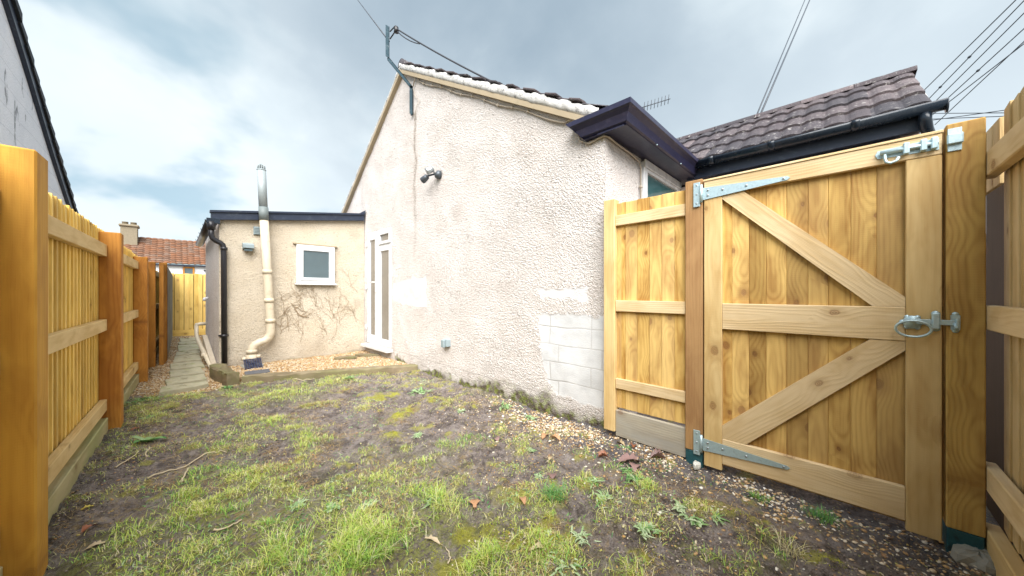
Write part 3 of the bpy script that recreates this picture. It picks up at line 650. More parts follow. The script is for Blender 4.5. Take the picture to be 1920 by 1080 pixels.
def fn(b):
    b.prism([(EX0+.01, 8.68, -.03), (XW+.2, 8.68, -.03), (XW+.2, 8.68, 2.3), (EX0+.01, 8.68, 2.1)], (0, .02, 0))
part('extension_rear_wall', M['wingwall'], hs, fn)
def fn(b):   # felt roof sheet
    v = [(EX0-.03, YE-.03, ez(EX0)+.055), (XW-.01, YE-.03, ez(XW)+.055), (XW-.01, 8.75, ez(XW)+.055), (EX0-.03, 8.75, ez(EX0)+.055)]
    b.prism(v, (0, 0, .02))
part('extension_roof', M['dark'], hs, fn)
def fn(b):   # front fascia bar following the slope, with small curled end at the wall
    x0, x1 = EX0-.09, XW-.03
    b.prism([(x0, YE-.075, ez(x0)-.035), (x1, YE-.075, ez(x1)-.035), (x1, YE-.075, ez(x1)+.065), (x0, YE-.075, ez(x0)+.065)], (0, .06, 0), (1, 0, .145))
    b.prism([(x0-.01, YE-.095, ez(x0)+.062), (x1, YE-.095, ez(x1)+.062), (x1, YE-.095, ez(x1)+.09), (x0-.01, YE-.095, ez(x0)+.09)], (0, .10, 0), (1, 0, .145))
    b.prism([(x1-.09, YE-.10, ez(x1)+.07), (x1, YE-.10, ez(x1)+.075), (x1+.015, YE-.10, ez(x1)+.145), (x1-.02, YE-.10, ez(x1)+.125)], (0, .12, 0), (1, 0, .1))
part('extension_fascia', M['dark'], hs, fn, label='blue black fascia bar along the flat roof edge')
# left side gutter, brackets, downpipe
def halfpipe(b, a, c, rad, th=.004, n=12, m=None):
    a = Vector(a); c = Vector(c); d = (c-a).normalized(); side = d.cross(Vector((0, 0, 1))).normalized(); V = []
    for q in (a, c):
        for rr in (rad, rad-th):
            for k_ in range(n+1):
                t = math.pi*k_/n; V.append(tuple(q+side*math.cos(t)*rr+Vector((0, 0, -1))*math.sin(t)*rr))
    k = n+1; F = []
    for i in range(n): F += [[i, i+1, 2*k+i+1, 2*k+i], [k+i+1, k+i, 3*k+i, 3*k+i+1], [i+1, i, k+i, k+i+1], [2*k+i, 2*k+i+1, 3*k+i+1, 3*k+i]]
    F += [[0, 2*k, 3*k, k], [n, k+n, 3*k+n, 2*k+n]]
    b.add(np.array(V), np.array(F), smooth=True)
GXL = EX0-.085
gt = part('side_gutter', M['black'], hs, lambda b: halfpipe(b, (GXL, YE-.08, 2.10), (GXL, 8.7, 2.04), .058))
def fn(b):
    b.box((GXL-.05, YE-.095, 2.05), (GXL+.09, YE-.07, 2.12))
part('stop_end', M['gutter'], gt, fn)
for q in (6.12, 6.55, 7.0, 7.5, 8.0, 8.5): part('gutter_bracket', M['gutter'], gt, lambda b: halfpipe(b, (GXL, q, 2.103), (GXL, q+.035, 2.103), .064))
def fn(b):
    b.tube([(GXL, YE-.06, 2.08), (GXL, YE-.06, 1.97)], .045, 16)
    b.tube([(GXL, YE-.06, 1.99), (GXL, YE-.06, 1.90), (GXL+.012, YE-.06, 1.855), (GXL+.05, YE-.062, 1.82), (.475, YE-.065, 1.80), (.502, YE-.067, 1.775), (.512, YE-.068, 1.73), (.514, YE-.07, 1.6), (.520, YE-.07, .14)], .033, 16)
    for z in (1.72, .52): b.tube([(.516, YE-.07, z-.02), (.516, YE-.07, z+.02)], .039, 16)
    b.box((.46, YE-.03, .51), (.57, YE+.01, .53))
part('downpipe', M['black'], hs, fn)
# soil pipe
def fn(b):
    cx = lambda z: .950+(2.30-z)*.052
    b.tube([(cx(2.2), YE-.13, 2.2), (cx(1.4), YE-.13, 1.4), (cx(.72), YE-.13, .72), (1.035, YE-.13, .60), (1.035, YE-.13, .52), (1.015, YE-.13, .455), (.965, YE-.13, .415), (.905, YE-.13, .395), (.85, YE-.13, .365), (.82, YE-.13, .32), (.812, YE-.13, .25), (.812, YE-.13, .12)], .055, 20)
    for z in (1.42, 1.0, .70): b.tube([(cx(z)-.0005, YE-.13, z-.03), (cx(z), YE-.13, z+.03)], .061, 20)
    b.tube([(.812, YE-.13, .25), (.812, YE-.13, .30)], .066, 20)
    b.tube([(.812, YE-.13, .11), (.812, YE-.13, .23)], .062, 20)
    b.tube([(.75, YE-.15, .18), (.70, YE-.16, .18)], .028, 12); b.tube([(.87, YE-.15, .2), (.91, YE-.16, .2)], .024, 12)
sp = part('soil_pipe', M['pipe'], hs, fn)
part('flashing_collar', M['lead'], sp, lambda b: b.tube([(.956, YE-.13, 2.17), (.948, YE-.13, 2.36)], .060, 20))
def fn(b):
    b.tube([(.948, YE-.13, 2.34), (.925, YE-.13, 2.90)], .054, 20)
part('vent_pipe', M['pipegrey'], sp, fn)
def fn(b):
    for k_ in range(12):
        a = 2*math.pi*k_/12; c, s_ = math.cos(a)*.047, math.sin(a)*.047
        b.tube([(.925+c, YE-.13+s_, 2.885), (.923+c*.95, YE-.13+s_*.95, 2.955), (.922, YE-.13, 2.985)], .0055, 6)
    b.tube([(.925, YE-.13, 2.89), (.925, YE-.13, 2.905)], .057, 20)
part('vent_cage', M['pipegrey'], sp, fn)
# grille, lamp on the extension
def fn(b):
    b.box((.85, YE-.02, 1.965), (.955, YE+.01, 2.085))
    for k_ in range(5): b.box((.858, YE-.032, 1.975+k_*.021), (.947, YE-.018, 1.985+k_*.021), .001)
b = MB(); fn(b); b.build('air_vent', M['plastgrey'], label='small grey louvred air vent high on the extension behind the soil pipe', cat='vent')
th = thing('bulkhead_light', (.79, YE-.05, 1.72), 'grey boxy outdoor light on the extension wall left of the soil pipe', 'wall light')
part('housing', M['plastgrey'], th, lambda b: (b.prism([(.72, YE-.10, 1.755), (.72, YE-.10, 1.80), (.72, YE-.03, 1.83), (.72, YE+.01, 1.83), (.72, YE+.01, 1.735), (.72, YE-.03, 1.735)], (.125, 0, 0))))
part('lens', M['glass_frost'], th, lambda b: b.box((.735, YE-.085, 1.712), (.83, YE-.02, 1.736), .004))

# windows and door
def frame(b, org, ux, z0, z1, w, t, dep, nrm):
    """rectangular frame: org start (x,y), ux unit along, w width, t bar width, dep depth along nrm"""
    def bar(a0, a1, c0, c1):
        p = [(org[0]+ux[0]*a+nrm[0]*d, org[1]+ux[1]*a+nrm[1]*d) for a in (a0, a1) for d in (0, dep)]
        X_ = [q[0] for q in p]; Y_ = [q[1] for q in p]; b.box((min(X_), min(Y_), c0), (max(X_), max(Y_), c1), .004)
    bar(0, t, z0, z1); bar(w-t, w, z0, z1); bar(t+.0005, w-t-.0005, z0, z0+t); bar(t+.0005, w-t-.0005, z1-t, z1)
wn = part('window', M['upvc'], hs, lambda b: frame(b, (WX0, YE+.01), (1, 0), WZ0, WZ1, WX1-WX0, .05, .06, (0, -1)))
part('sash', M['upvc'], wn, lambda b: frame(b, (WX0+.045, YE+.0), (1, 0), WZ0+.045, WZ1-.045, WX1-WX0-.09, .045, .062, (0, -1)))
part('pane', M['glass_frost'], wn, lambda b: b.box((WX0+.08, YE-.045, WZ0+.08), (WX1-.08, YE-.03, WZ1-.08), .001))
part('sill', M['upvc'], wn, lambda b: b.box((WX0-.02, YE-.085, WZ0-.028), (WX1+.02, YE+.01, WZ0-.001), .006))
part('lintel_lip', M['cream'], wn, lambda b: b.box((WX0-.045, YE-.045, WZ1+.004), (WX1+.045, YE+.01, WZ1+.026), .004))
DX = XW+.012
dr = part('garden_door', M['upvc'], hs, lambda b: (frame(b, (DX+.05, DY0+.0), (0, 1), DZ0, DZ1, DY1-DY0, .05, .06, (-1, 0)),
    b.box((DX-.008, 5.545, DZ0+.05), (DX+.05, 5.60, DZ1-.05), .004), b.box((DX-.006, DY0+.05, 1.86), (DX+.05, 5.545, 1.91), .004)))
part('door_leaf', M['upvc'], dr, lambda b: frame(b, (DX+.04, 5.602), (0, 1), DZ0+.052, DZ1-.052, DY1-.052-5.602, .095, .055, (-1, 0)))
part('door_pane', M['blind'], dr, lambda b: b.box((DX+.005, 5.69, DZ0+.14), (DX+.02, DY1-.14, DZ1-.14), .001))
part('side_light', M['upvc'], dr, lambda b: frame(b, (DX+.04, DY0+.052), (0, 1), DZ0+.052, 1.858, 5.543-DY0-.052, .06, .055, (-1, 0)))
part('side_pane', M['blind'], dr, lambda b: b.box((DX+.005, DY0+.11, DZ0+.11), (DX+.02, 5.49, 1.80), .001))
part('top_light', M['upvc'], dr, lambda b: frame(b, (DX+.045, DY0+.052), (0, 1), 1.912, DZ1-.052, 5.543-DY0-.052, .05, .07, (-1, 0)))
part('top_pane', M['blind'], dr, lambda b: b.box((DX+.005, DY0+.10, 1.96), (DX+.02, 5.50, DZ1-.1), .001))
part('door_handle', M['upvc'], dr, lambda b: (b.box((DX-.035, 5.62, 1.12), (DX-.014, 5.65, 1.36), .006), b.tube([(DX-.04, 5.635, 1.29), (DX-.075, 5.635, 1.29), (DX-.08, 5.66, 1.29), (DX-.08, 5.76, 1.285)], .009, 10)))
for z in (.5, 1.2, 1.95): part('hinge', M['upvc'], dr, lambda b: b.cyl((DX-.03, DY1-.045, z-.045), (DX-.03, DY1-.045, z+.045), .013, 10))
part('door_sill', M['upvc'], dr, lambda b: b.prism([(DX+.06, DY0-.02, DZ0-.005), (XW-.10, DY0-.02, DZ0-.022), (XW-.10, DY0-.02, DZ0-.06), (DX+.06, DY0-.02, DZ0-.06)], (0, DY1-DY0+.02, 0)))

# roof tiles: profile wave, one segment per tile
def tile_roof(b, P0, along, up, nrow, ncol, tw=.30, th=.30, lip=.022, seed=0, jag=.0, amp=.018, roll=2):
    P0 = np.array(P0, float); a = np.array(along, float); u = np.array(up, float); nr = np.cross(a, u); nr /= np.linalg.norm(nr)
    if nr[2] < 0: nr = -nr
    rr = np.random.default_rng(seed); S = 7*roll+1
    for i in range(nrow):
        for j in range(ncol):
            t = np.linspace(0, 1, S); ph = (t*roll) % 1.0
            prof = amp*(sst(ph, .0, .22)-sst(ph, .62, .84)); prof[-1] = 0
            s0 = rr.normal(0, jag); x = (j+t)*tw*.9995; rv = rr.random()
            rows = []
            for (v, e) in ((0, -.028), (.0, lip*.2), (.004, lip), (th*1.07, .002)):
                q = P0 + a*x[:, None] + u*(i*th+v+s0) + nr*(prof+e+.001*j % 2 + rr.normal(0, .0006))[:, None]; rows.append(q)
            b.grid(np.array(rows), r=rv, smooth=False)
# main roof, right slope & left slope (tiles seen along the verge, ragged painted mortar under them)
su = np.array([0, math.cos(math.atan(SR)), math.sin(math.atan(SR))]); sl_ = np.array([0, -math.cos(math.atan(SL)), math.sin(math.atan(SL))])
b = MB()
yr = 1.34; LR = (APY-yr)/su[1]; nr_ = int(LR/.31); tile_roof(b, (XW-.03, yr, APZ-SR*(APY-yr)-.01), (1, 0, 0), su, nr_+1, 23, th=LR/(nr_+1), seed=3, jag=.006, lip=.03)
LL = (YL+.15-APY)/-sl_[1]; nl_ = int(LL/.31); tile_roof(b, (XW-.03, YL+.15, APZ-SL*(YL+.15-APY)-.01), (1, 0, 0), sl_, nl_+1, 23, th=LL/(nl_+1), seed=4, jag=.004)
b.build('roof', M['tile'], hs)
for k_ in range(16): part('ridge_tile', M['tile'], hs, lambda b: b.tube([(XW-.05+k_*.42, APY, APZ-.03), (XW-.05+k_*.42+.415, APY, APZ-.03)], .085, 14, r=rnd.random()))
# verge mortar (irregular strip) and cream undercloak
def verge(b, s0, s1, d, y0, z0, hgt, x0, thick, seed, broken=0):
    rr = np.random.default_rng(seed); N = int((s1-s0)/.012); s_ = np.linspace(s0, s1, N)
    saw = ((s_/.31) % 1.0); topo = hgt*(.86+.18*(1-saw)) + F_e(s_, s_*0+seed)*.004; bot = F_e(s_, s_*0+seed+5)*.003
    xo = F_e2(s_, s_*0+1)*.003 + F_e(s_, s_*0+9)*.0012
    P = []
    for (hh, xx) in ((bot-.004, .05), (bot, 0.), (bot+(topo-bot)*.33, -.010), (bot+(topo-bot)*.66, -.006), (topo, .004), (topo+.004, .06)):
        q = np.stack([np.full(N, x0)+xx+xo + F_e(s_, np.full(N, float(np.mean(hh))*30))*.002, y0+d[1]*s_, z0+d[2]*s_+hh], -1); P.append(q)
    b.grid(np.array(P), smooth=True, flip=d[1] < 0)
VX = XW-.055
vg = part('verge_mortar', M['mortar'], hs, lambda b: verge(b, 0, LR-.02, su, yr+.05, APZ-SR*(APY-yr-.05)-.105, .100, VX, .02, 1), label='ragged white painted mortar under the right roof edge')
part('verge_mortar', M['mortar'], hs, lambda b: verge(b, 0, LL-.02, sl_, YL+.15, APZ-SL*(YL+.15-APY)-.105, .085, VX, .02, 2))
def fn(b):
    for (d, y0, L_, S) in ((su, yr+.05, LR-.05, SR), (sl_, YL+.15, LL-.02, -SL)):
        z0 = APZ-abs(S)*abs(APY-y0)
        for (xa, za, zb) in ((VX-.006, -.158, -.106),):
            p0 = (xa, y0, z0+za); p1 = (xa, y0+d[1]*L_, z0+d[2]*L_+za); b.prism([p0, p1, (xa, p1[1], p1[2]+zb-za), (xa, y0, z0+zb)], (.13, 0, 0), tuple(d))
part('undercloak', M['cream'], hs, fn)
rr = random.Random(3)
for k_ in range(1, nr_+1):
    def fn(b):
        s_ = k_*LR/(nr_+1)+.02; y_ = yr+su[1]*s_; z_ = APZ-SR*(APY-y_)+.018
        c = np.array([VX+.05, y_, z_]); L_ = rr.uniform(.10, .2)
        b.box(c-[.06, L_/2, .010], c+[.05, L_/2, .008], .004, rot=rotm((1, 0, 0), math.atan(SR)-rr.uniform(.05, .16)))
    part('verge_tile', M['tile'], hs, fn)

# navy boxed eaves with moulded profile
EZ = 2.375
prof = [(.0, .0), (.03, .0), (.03, .012), (.012, .018), (-.004, .03), (-.010, .05), (-.022, .085), (-.045, .112), (-.060, .122), (-.060, .150), (.0, .150)]
def fn(b):
    # profile offset o (outwards negative) and height; long run along X at Y, mitred return along Y at gable
    y0, x0 = 1.152, 2.39
    A = np.array([[(4.25, y0+o, EZ+h) for (o, h) in prof], [(x0+o, y0+o, EZ+h) for (o, h) in prof], [(x0+o, 1.52+h*.9, EZ+h) for (o, h) in prof]])
    b.grid(A, smooth=False, flip=True)
    n = len(prof); e = A[2]; b.add(np.concatenate([e, e+np.array([.2, 0, 0])*0]), np.array([list(range(n))]))
    b.prism([(x0-.058, y0-.058, EZ+.149), (4.25, y0-.058, EZ+.149), (4.25, 1.66, EZ+.149), (x0-.058, 1.66, EZ+.149)], (0, 0, .012))
be = part('boxed_eaves', M['navy'], hs, fn, label='navy blue moulded box gutter wrapping the house corner')
part('soffit', M['navy'], be, lambda b: (b.box((2.40, 1.178, EZ+.004), (4.22, YC+.04, EZ+.016), .001), b.box((2.41, YC+.041, EZ+.004), (XW+.04, 1.53, EZ+.016), .001)))
for xx in (2.95, 3.55): part('screw', M['galv'], be, lambda b: b.cyl((xx, 1.150, EZ+.02), (xx, 1.140, EZ+.02), .006, 8))
# window in the return wall
rw = part('window', M['upvc'], hs, lambda b: (frame(b, (3.12, YC+.02), (1, 0), 1.1, 2.355, .98, .085, .05, (0, -1)), b.box((3.12, YC-.045, 2.30), (4.1, YC-.029, 2.372), .004)))
part('pane', M['glass_teal'], rw, lambda b: b.box((3.20, YC-.005, 1.18), (4.02, YC+.006, 2.275), .001))
part('sill', M['upvc'], rw, lambda b: b.box((3.1, YC-.09, 1.07), (4.1, YC+.01, 1.099), .004))
# wing
WXE = 4.0; RX, RZ = 5.02, 3.24; sw = np.array([RX-WXE, 0, RZ-2.53]); LW = np.linalg.norm(sw); sw /= LW
b = MB(); tile_roof(b, (WXE-.03, -.47, 2.52), (0, 1, 0), sw, 4, 12, tw=.305, th=LW/4+.012, seed=8, jag=.004, lip=.024, amp=.014)
b.build('wing_roof', M['tile'], hs)
b = MB(); sw2 = np.array([-sw[0], 0, sw[2]]); tile_roof(b, (2*RX-WXE+.03, 3.19, 2.52), (0, -1, 0), sw2, 4, 12, tw=.305, th=LW/4+.012, seed=9)
b.build('wing_roof_far_side', M['tile'], hs)
for k_ in range(9):
    def fn(b):
        y0 = -.50+k_*.42; n = 10; P = []
        for yy in (y0, y0+.415):
            P.append([(RX-math.cos(math.pi*i/n)*.11, yy, RZ-.03+math.sin(math.pi*i/n)*.075) for i in range(n+1)])
        b.grid(np.array(P), r=rnd.random()); 
        if k_ == 0: b.add(np.array(P[0]), np.array([list(range(n+1))]), r=.5)
    part('ridge_tile', M['tile'], hs, fn)
def fn(b):
    p = [(4.12, -.43, 0), (4.12, -.43, 2.47), (RX, -.43, RZ-.09), (2*RX-4.12, -.43, 2.47), (2*RX-4.12, -.43, 0)]; b.prism(p, (0, .1, 0))
    b.box((4.10, -.42, 0), (4.2, YC+.0, 2.32)); b.box((5.84, -.42, 0), (5.92, YC, 2.4))
part('wing_wall', M['wingwall'], hs, fn)
def fn(b):
    b.prism([(WXE-.035, -.482, 2.50), (RX, -.482, RZ-.015), (RX, -.482, RZ-.055), (WXE-.035, -.482, 2.46)], (0, .05, 0))
part('wing_verge', M['mortar'], hs, fn)
def fn(b):
    b.box((4.035, -.43, 2.362), (4.06, 1.24, 2.50), .002); b.box((4.061, -.43, 2.362), (4.099, 1.24, 2.375), .002)
    b.prism([(4.0, -.46, 2.345), (4.0, -.46, 2.50), (4.10, -.46, 2.56), (4.10, -.46, 2.345)], (0, .028, 0))
part('wing_fascia', M['dark'], hs, fn)
wg = part('wing_gutter', M['gutter'], hs, lambda b: (halfpipe(b, (3.965, -.54, 2.515), (3.965, 1.16, 2.515), .062), b.tube([(3.965, -.545, 2.483), (3.965, -.535, 2.483)], .052, 16), b.tube([(3.965, -.44, 2.47), (3.965, -.44, 2.41), (4.03, -.455, 2.36), (4.07, -.47, 2.33)], .034, 12)))
for q in (-.1, .45, .95): part('gutter_union', M['gutter'], wg, lambda b: halfpipe(b, (3.965, q, 2.519), (3.965, q+.05, 2.519), .068))
part('wing_trim', M['upvc'], hs, lambda b: b.box((4.02, -.455, 2.24), (4.10, -.40, 2.33), .003))

# ------------------------------------------------------------------ wall fittings
th = thing('service_bracket', (XW-.03, 4.40, 3.7), 'tall cranked steel bracket carrying overhead cables at the gable peak', 'bracket')
def lbar(b, p, q, w=.05, t=.007):
    p = np.array(p); q = np.array(q); d = (q-p)/np.linalg.norm(q-p); s1 = np.array([0, 1, 0]); s2 = np.cross(d, s1)
    for (e1, e2) in ((s1*w, s2*t), (s1*t, s2*w)): b.prism([p, p+e1, p+e1+e2, p+e2], q-p, d)
def fn(b):
    A, B_, C_, D_ = (XW-.02, 4.38, 3.66), (XW-.02, 4.38, 4.06), (2.08, 4.38, 4.30), (2.08, 4.38, 4.72)
    lbar(b, A, B_); lbar(b, B_, C_); lbar(b, C_, D_)
    for z in (3.72, 3.95): b.cyl((XW-.035, 4.41, z), (XW-.02, 4.41, z), .012, 8)
part('arm', M['steel'], th, fn)
def fn(b):
    b.tube([(2.09, 4.38, 4.66), (2.10, 4.26, 4.67), (2.10, 4.24, 4.60), (2.09, 4.38, 4.56)], .008, 8)
    b.tube([(2.10, 4.235, 4.65), (2.10, 4.23, 4.63), (2.10, 4.22, 4.60), (2.10, 4.22, 4.57)], [.02, .034, .026, .034], 12)
part('insulator', M['black'], th, fn)
def sag(a, c, n=12, s_=0.0): a, c = np.array(a, float), np.array(c, float); return [tuple(a+(c-a)*t-np.array([0, 0, s_*4*t*(1-t)])) for t in np.linspace(0, 1, n)]
def wire(pts, rad, mat, label, group='overhead wires', name='overhead_wire', cat='wire', extra=None):
    b = MB(); b.tube(pts, rad, 6)
    if extra: extra(b)
    return b.build(name, mat, label=label, cat=cat, group=group)
def ray(px, py, t):
    r_ = px-960; u = 548-py; return ((.7016*r_+448.9)*t, (-.7126*r_+442.0)*t, u*t+CAMH)
wire([(2.095, 4.42, 4.55), (4.85, 13.2, 12.4), (6.2, 17.6, 16.4)], .010, M['wirelight'], 'thin wire rising to the left from the top of the gable bracket')
wire(sag((2.10, 4.20, 4.60), (2.47, 2.74, 3.43), 14, .02), .010, M['wire'], 'thick black cable from the gable bracket down to the roof edge', extra=lambda b: b.tube(sag((2.10, 4.20, 4.57), (2.2, 3.8, 4.25), 6, .03), .007, 6))
wire(sag((5.05, .72, 3.28), (16.2, .2, 13.3), 10, .0), .012, M['wirelight'], 'pair of twisted wires rising above the middle of the tiled side roof', extra=lambda b: b.tube(sag((5.05, .76, 3.28), (16.2, .38, 13.3), 10, .0), .009, 6))
PW = [((1700, 232), (1960, -62)), ((1724, 205), (1900, 28), ), ((1736, 210), (1985, -35)), ((1742, 222), (2010, -18)), ((1800, 190), (2030, 5)), ((1700, 260), (2050, -20))]
_pl = ['leftmost thin power line above the right end of the tiled roof', 'second power line from the left above the gutter end, with a bead', 'third power line from the left above the gutter end', 'fourth power line from the left above the gutter end, with a bead', 'short power line nearest the right edge of the sky', 'lowest slanting power line behind the gutter end']
PWL = [((1736, 166), (1930, -25)), ((1743, 184), (1960, -40)), ((1762, 182), (1985, -40)), ((1752, 207), (1990, -10)), ((1800, 190), (2010, -6)), ((1741, 221), (2000, 20))]
for i, (a, c) in enumerate(PWL):
    A_ = ray(*a, .017); C_ = ray(*c, .012); D_ = tuple(A_[k]*1.0-(C_[k]-A_[k])*.35 for k in range(3))
    def bead(b, A_=A_, C_=C_):
        for f_ in (.12, .42):
            q = [A_[k]+(C_[k]-A_[k])*f_ for k in range(3)]; q2 = [A_[k]+(C_[k]-A_[k])*(f_+.014) for k in range(3)]; b.tube([q, q2], .03, 8)
    wire([D_, A_, C_], .012, M['wirelight'], _pl[i], extra=bead if i in (1, 3) else None)
for a, c, l in (((1700, 213), (1960, 211), 'upper level wire behind the gate post top'), ((1700, 225), (1960, 215), 'lower level wire behind the gate post top'), ((1700, 232), (1960, 196), 'rising wire crossing the two level ones behind the gate post')):
    wire([ray(*a, .02), ray(*c, .014)], .011, M['wirelight'], l)
# clipped cable along the verge and round the corner
b = MB(); cab = [(XW-.03, 4.36, 4.05), (XW-.03, 4.30, 4.15), (XW-.02, 4.22, 4.12)]
for yy in np.linspace(4.2, 1.75, 24): cab.append((XW-.018, yy, APZ-.20-SR*(APY-yy)+.012*math.sin(yy*9)))
cab += [(XW-.018, 1.66, 2.62), (XW-.018, 1.62, 2.50), (XW-.018, 1.58, 2.40), (XW-.02, 1.50, 2.35), (XW-.02, 1.42, 2.365), (XW-.02, 1.36, 2.37), (2.47, YC-.022, 2.365), (2.6, YC-.02, 2.355), (2.85, YC-.02, 2.35), (3.02, YC-.02, 2.33), (3.07, YC-.02, 2.28), (3.07, YC-.02, 1.2)]
b.tube(cab, .008, 6); 
for q in cab[4:24:2]: b.box((q[0]-.012, q[1]-.014, q[2]-.012), (q[0]+.01, q[1]+.014, q[2]+.014), .003)
for z in (2.1, 1.8, 1.5): b.box((3.055, YC-.032, z-.01), (3.085, YC-.008, z+.012), .003)
b.build('clipped_cable', M['cable'], label='painted cable clipped under the roof edge and round the house corner', cat='cable')
wire([(XW-.03, 4.36, 4.02), (XW-.03, 4.28, 3.86), (XW-.02, 4.20, 3.80), (XW-.03, 4.27, 3.72), (XW-.02, 4.33, 3.55)], .004, M['cable'], 'thin loose wire looping beside the foot of the bracket', group=None, name='loose_wire')
# twin spotlight
th = thing('security_light', (XW-.04, 3.78, 2.62), 'grey twin spotlight fixed high on the gable wall', 'spotlight')
part('wall_box', M['lampgrey'], th, lambda b: b.tube([(XW+.005, 3.72, 2.64), (XW-.03, 3.73, 2.64), (XW-.05, 3.74, 2.645), (XW-.06, 3.745, 2.65)], [.055, .055, .045, .02], 18))
def spot(b, c, d, L_=.10):
    c = np.array(c); d = np.array(d, float); d /= np.linalg.norm(d)
    b.tube([c-d*L_*.5, c-d*L_*.42, c, c+d*L_*.45, c+d*L_*.5], [.018, .034, .040, .044, .042], 18)
part('lamp_head', M['lampgrey'], th, lambda b: (spot(b, (XW-.13, 3.87, 2.60), (-.25, .8, -.45)), b.tube([(XW-.05, 3.75, 2.65), (XW-.11, 3.84, 2.63)], .012, 8)))
part('lamp_head', M['bolt'], th, lambda b: (spot(b, (XW-.13, 3.75, 2.68), (-.75, .35, -.5)), b.tube([(XW-.05, 3.745, 2.65), (XW-.10, 3.75, 2.68)], .012, 8)))
th = thing('outdoor_socket', (XW-.03, 3.54, .45), 'small grey outdoor socket box low on the gable wall', 'socket')
part('box', M['plastgrey'], th, lambda b: b.box((XW-.055, 3.49, .44), (XW+.01, 3.60, .53), .006))
part('cover', M['plastgrey'], th, lambda b: b.box((XW-.075, 3.525, .43), (XW-.0555, 3.595, .525), .008))
# aerial behind the roof
th = thing('tv_aerial', (8.1, 3.1, 5.2), 'small television aerial showing beyond the navy eaves', 'aerial')
part('boom', M['wire'], th, lambda b: (b.tube([(8.05, 3.50, 5.62), (8.55, 3.0, 5.84)], .010, 6), b.tube([(8.1, 3.45, 5.62), (8.1, 3.45, 3.0)], .016, 8)))
def fn(b):
    for k_ in range(8):
        t = .1+k_*.12; c = np.array([8.05+.5*t, 3.50-.5*t, 5.62+.22*t]); b.tube([c-[-.02, -.02, .10], c+[-.02, -.02, .10]], .007, 5)
part('element', M['wire'], th, fn)
# vines
def fn(b):
    rr = random.Random(12)
    def grow(x, z, a, L_, w, dep):
        p = [(x, YE-.012, z)]; n = int(L_/.03)
        for i in range(n):
            a += rr.gauss(0, .28); a = a*.97+math.pi/2*.03; x += math.cos(a)*.03; z += math.sin(a)*.03
            if x > 2.42 or x < 1.05 or z > 1.95 or (WX0-.04 < x < WX1+.04 and z > WZ0-.05): break
            p.append((x, YE-.010+rr.uniform(-.004, .002), z))
            if dep and rr.random() < .2: grow(x, z, a+rr.choice((-1, 1))*rr.uniform(.4, .9), L_*(1-i/n)*rr.uniform(.35, .7), w*.7, dep-1)
        if len(p) > 1: b.tube(p, [w*(1-.6*i/len(p)) for i in range(len(p))], 4, cap=False)
    for k_ in range(30): grow(rr.uniform(1.25, 2.38), rr.uniform(.3, 1.15), rr.uniform(.9, 2.3), rr.uniform(.25, .7), .0024, 2)
    for k_ in range(5): grow(rr.uniform(1.15, 1.3), rr.uniform(.35, .9), rr.uniform(1.1, 2.4), rr.uniform(.3, .5), .0035, 2)
    for k_ in range(5): grow(1.32+k_*.02, .95-k_*.04, -.9+rr.uniform(-.2, .2), .26, .006, 1)
b = MB(); fn(b); b.build('dead_climber', M['vine'], label='leafless stems of a dead climbing plant on the cream extension wall', cat='climber')

# ------------------------------------------------------------------ bed, sleepers, gully, pipes, paving
def sleeper(name, a, c, w, h, label, seed):
    a = np.array(a, float); c = np.array(c, float); d = c-a; L_ = np.linalg.norm(d); d /= L_; n = np.array([-d[1], d[0]])
    N = int(L_/.02); K = [(0, 0), (0, .85), (.05, 1), (.5, 1.0), (.93, 1), (1, .9), (1, 0)]; P = []
    for i in range(N+1):
        s_ = L_*i/N; row = []
        for k_, (q, hh) in enumerate(K):
            dq = F_m(s_+seed, q)*.006+F_e(s_+seed, q*2)*.004; row.append((a[0]+d[0]*s_+n[0]*(q*w+dq), a[1]+d[1]*s_+n[1]*(q*w+dq), hh*h+F_m(s_+9, q+seed)*.005*(hh > 0)-.01*(hh == 0)))
        P.append(row)
    P = np.array(P); gc = np.zeros_like(P)
    for i in range(N+1):
        for k_, (q, hh) in enumerate(K): gc[i, k_] = (q*w, hh*h, L_*i/N)
    b = MB(); b.grid(P, gc=gc, r=seed*.13, smooth=False)
    for e, fl in ((P[0], False), (P[-1], True)): 
        gg = np.array([(q*w, hh*h, 0) for q, hh in K]); b.add(e, np.array([list(range(7))[::1 if fl else -1]]), gg, .3)
    return b.build(name, M['sleeper'], label=label, cat='sleeper', group='timber sleepers edging the gravel bed')
sleeper('timber_sleeper', (.60, 5.17), (2.43, 4.25), .12, .10, 'long low timber sleeper along the front of the gravel bed', 3)
sleeper('timber_sleeper', (.58, 5.16), (.48, 5.98), .13, .16, 'short chunky sleeper end under the black downpipe', 7)
th = thing('gully_grate', (.80, 5.82, .07), 'small blue grille over the drain under the soil pipe', 'drain cover')
def fn(b):
    rt = rotm((1, 0, 0), .62); pv = (.80, 5.80, .13)
    for k_ in range(8): b.box((.70+k_*.027, 5.71, .125), (.706+k_*.027, 5.90, .14), .001, rot=rt, piv=pv)
    for k_ in range(8): b.box((.70, 5.71+k_*.026, .121), (.896, 5.716+k_*.026, .137), .001, rot=rt, piv=pv)
part('grille', M['grille'], th, fn)
part('backing', M['concrete'], th, lambda b: b.box((.69, 5.84, .04), (.93, 6.06, .10), .01))
b = MB(); b.box((.66, 5.33, .075), (.92, 5.52, .092), .003, rot=rotz(-.1)); b.build('slate_slab', M['slab'], label='thin dark grey slate lying on the gravel inside the sleeper corner', cat='slab')
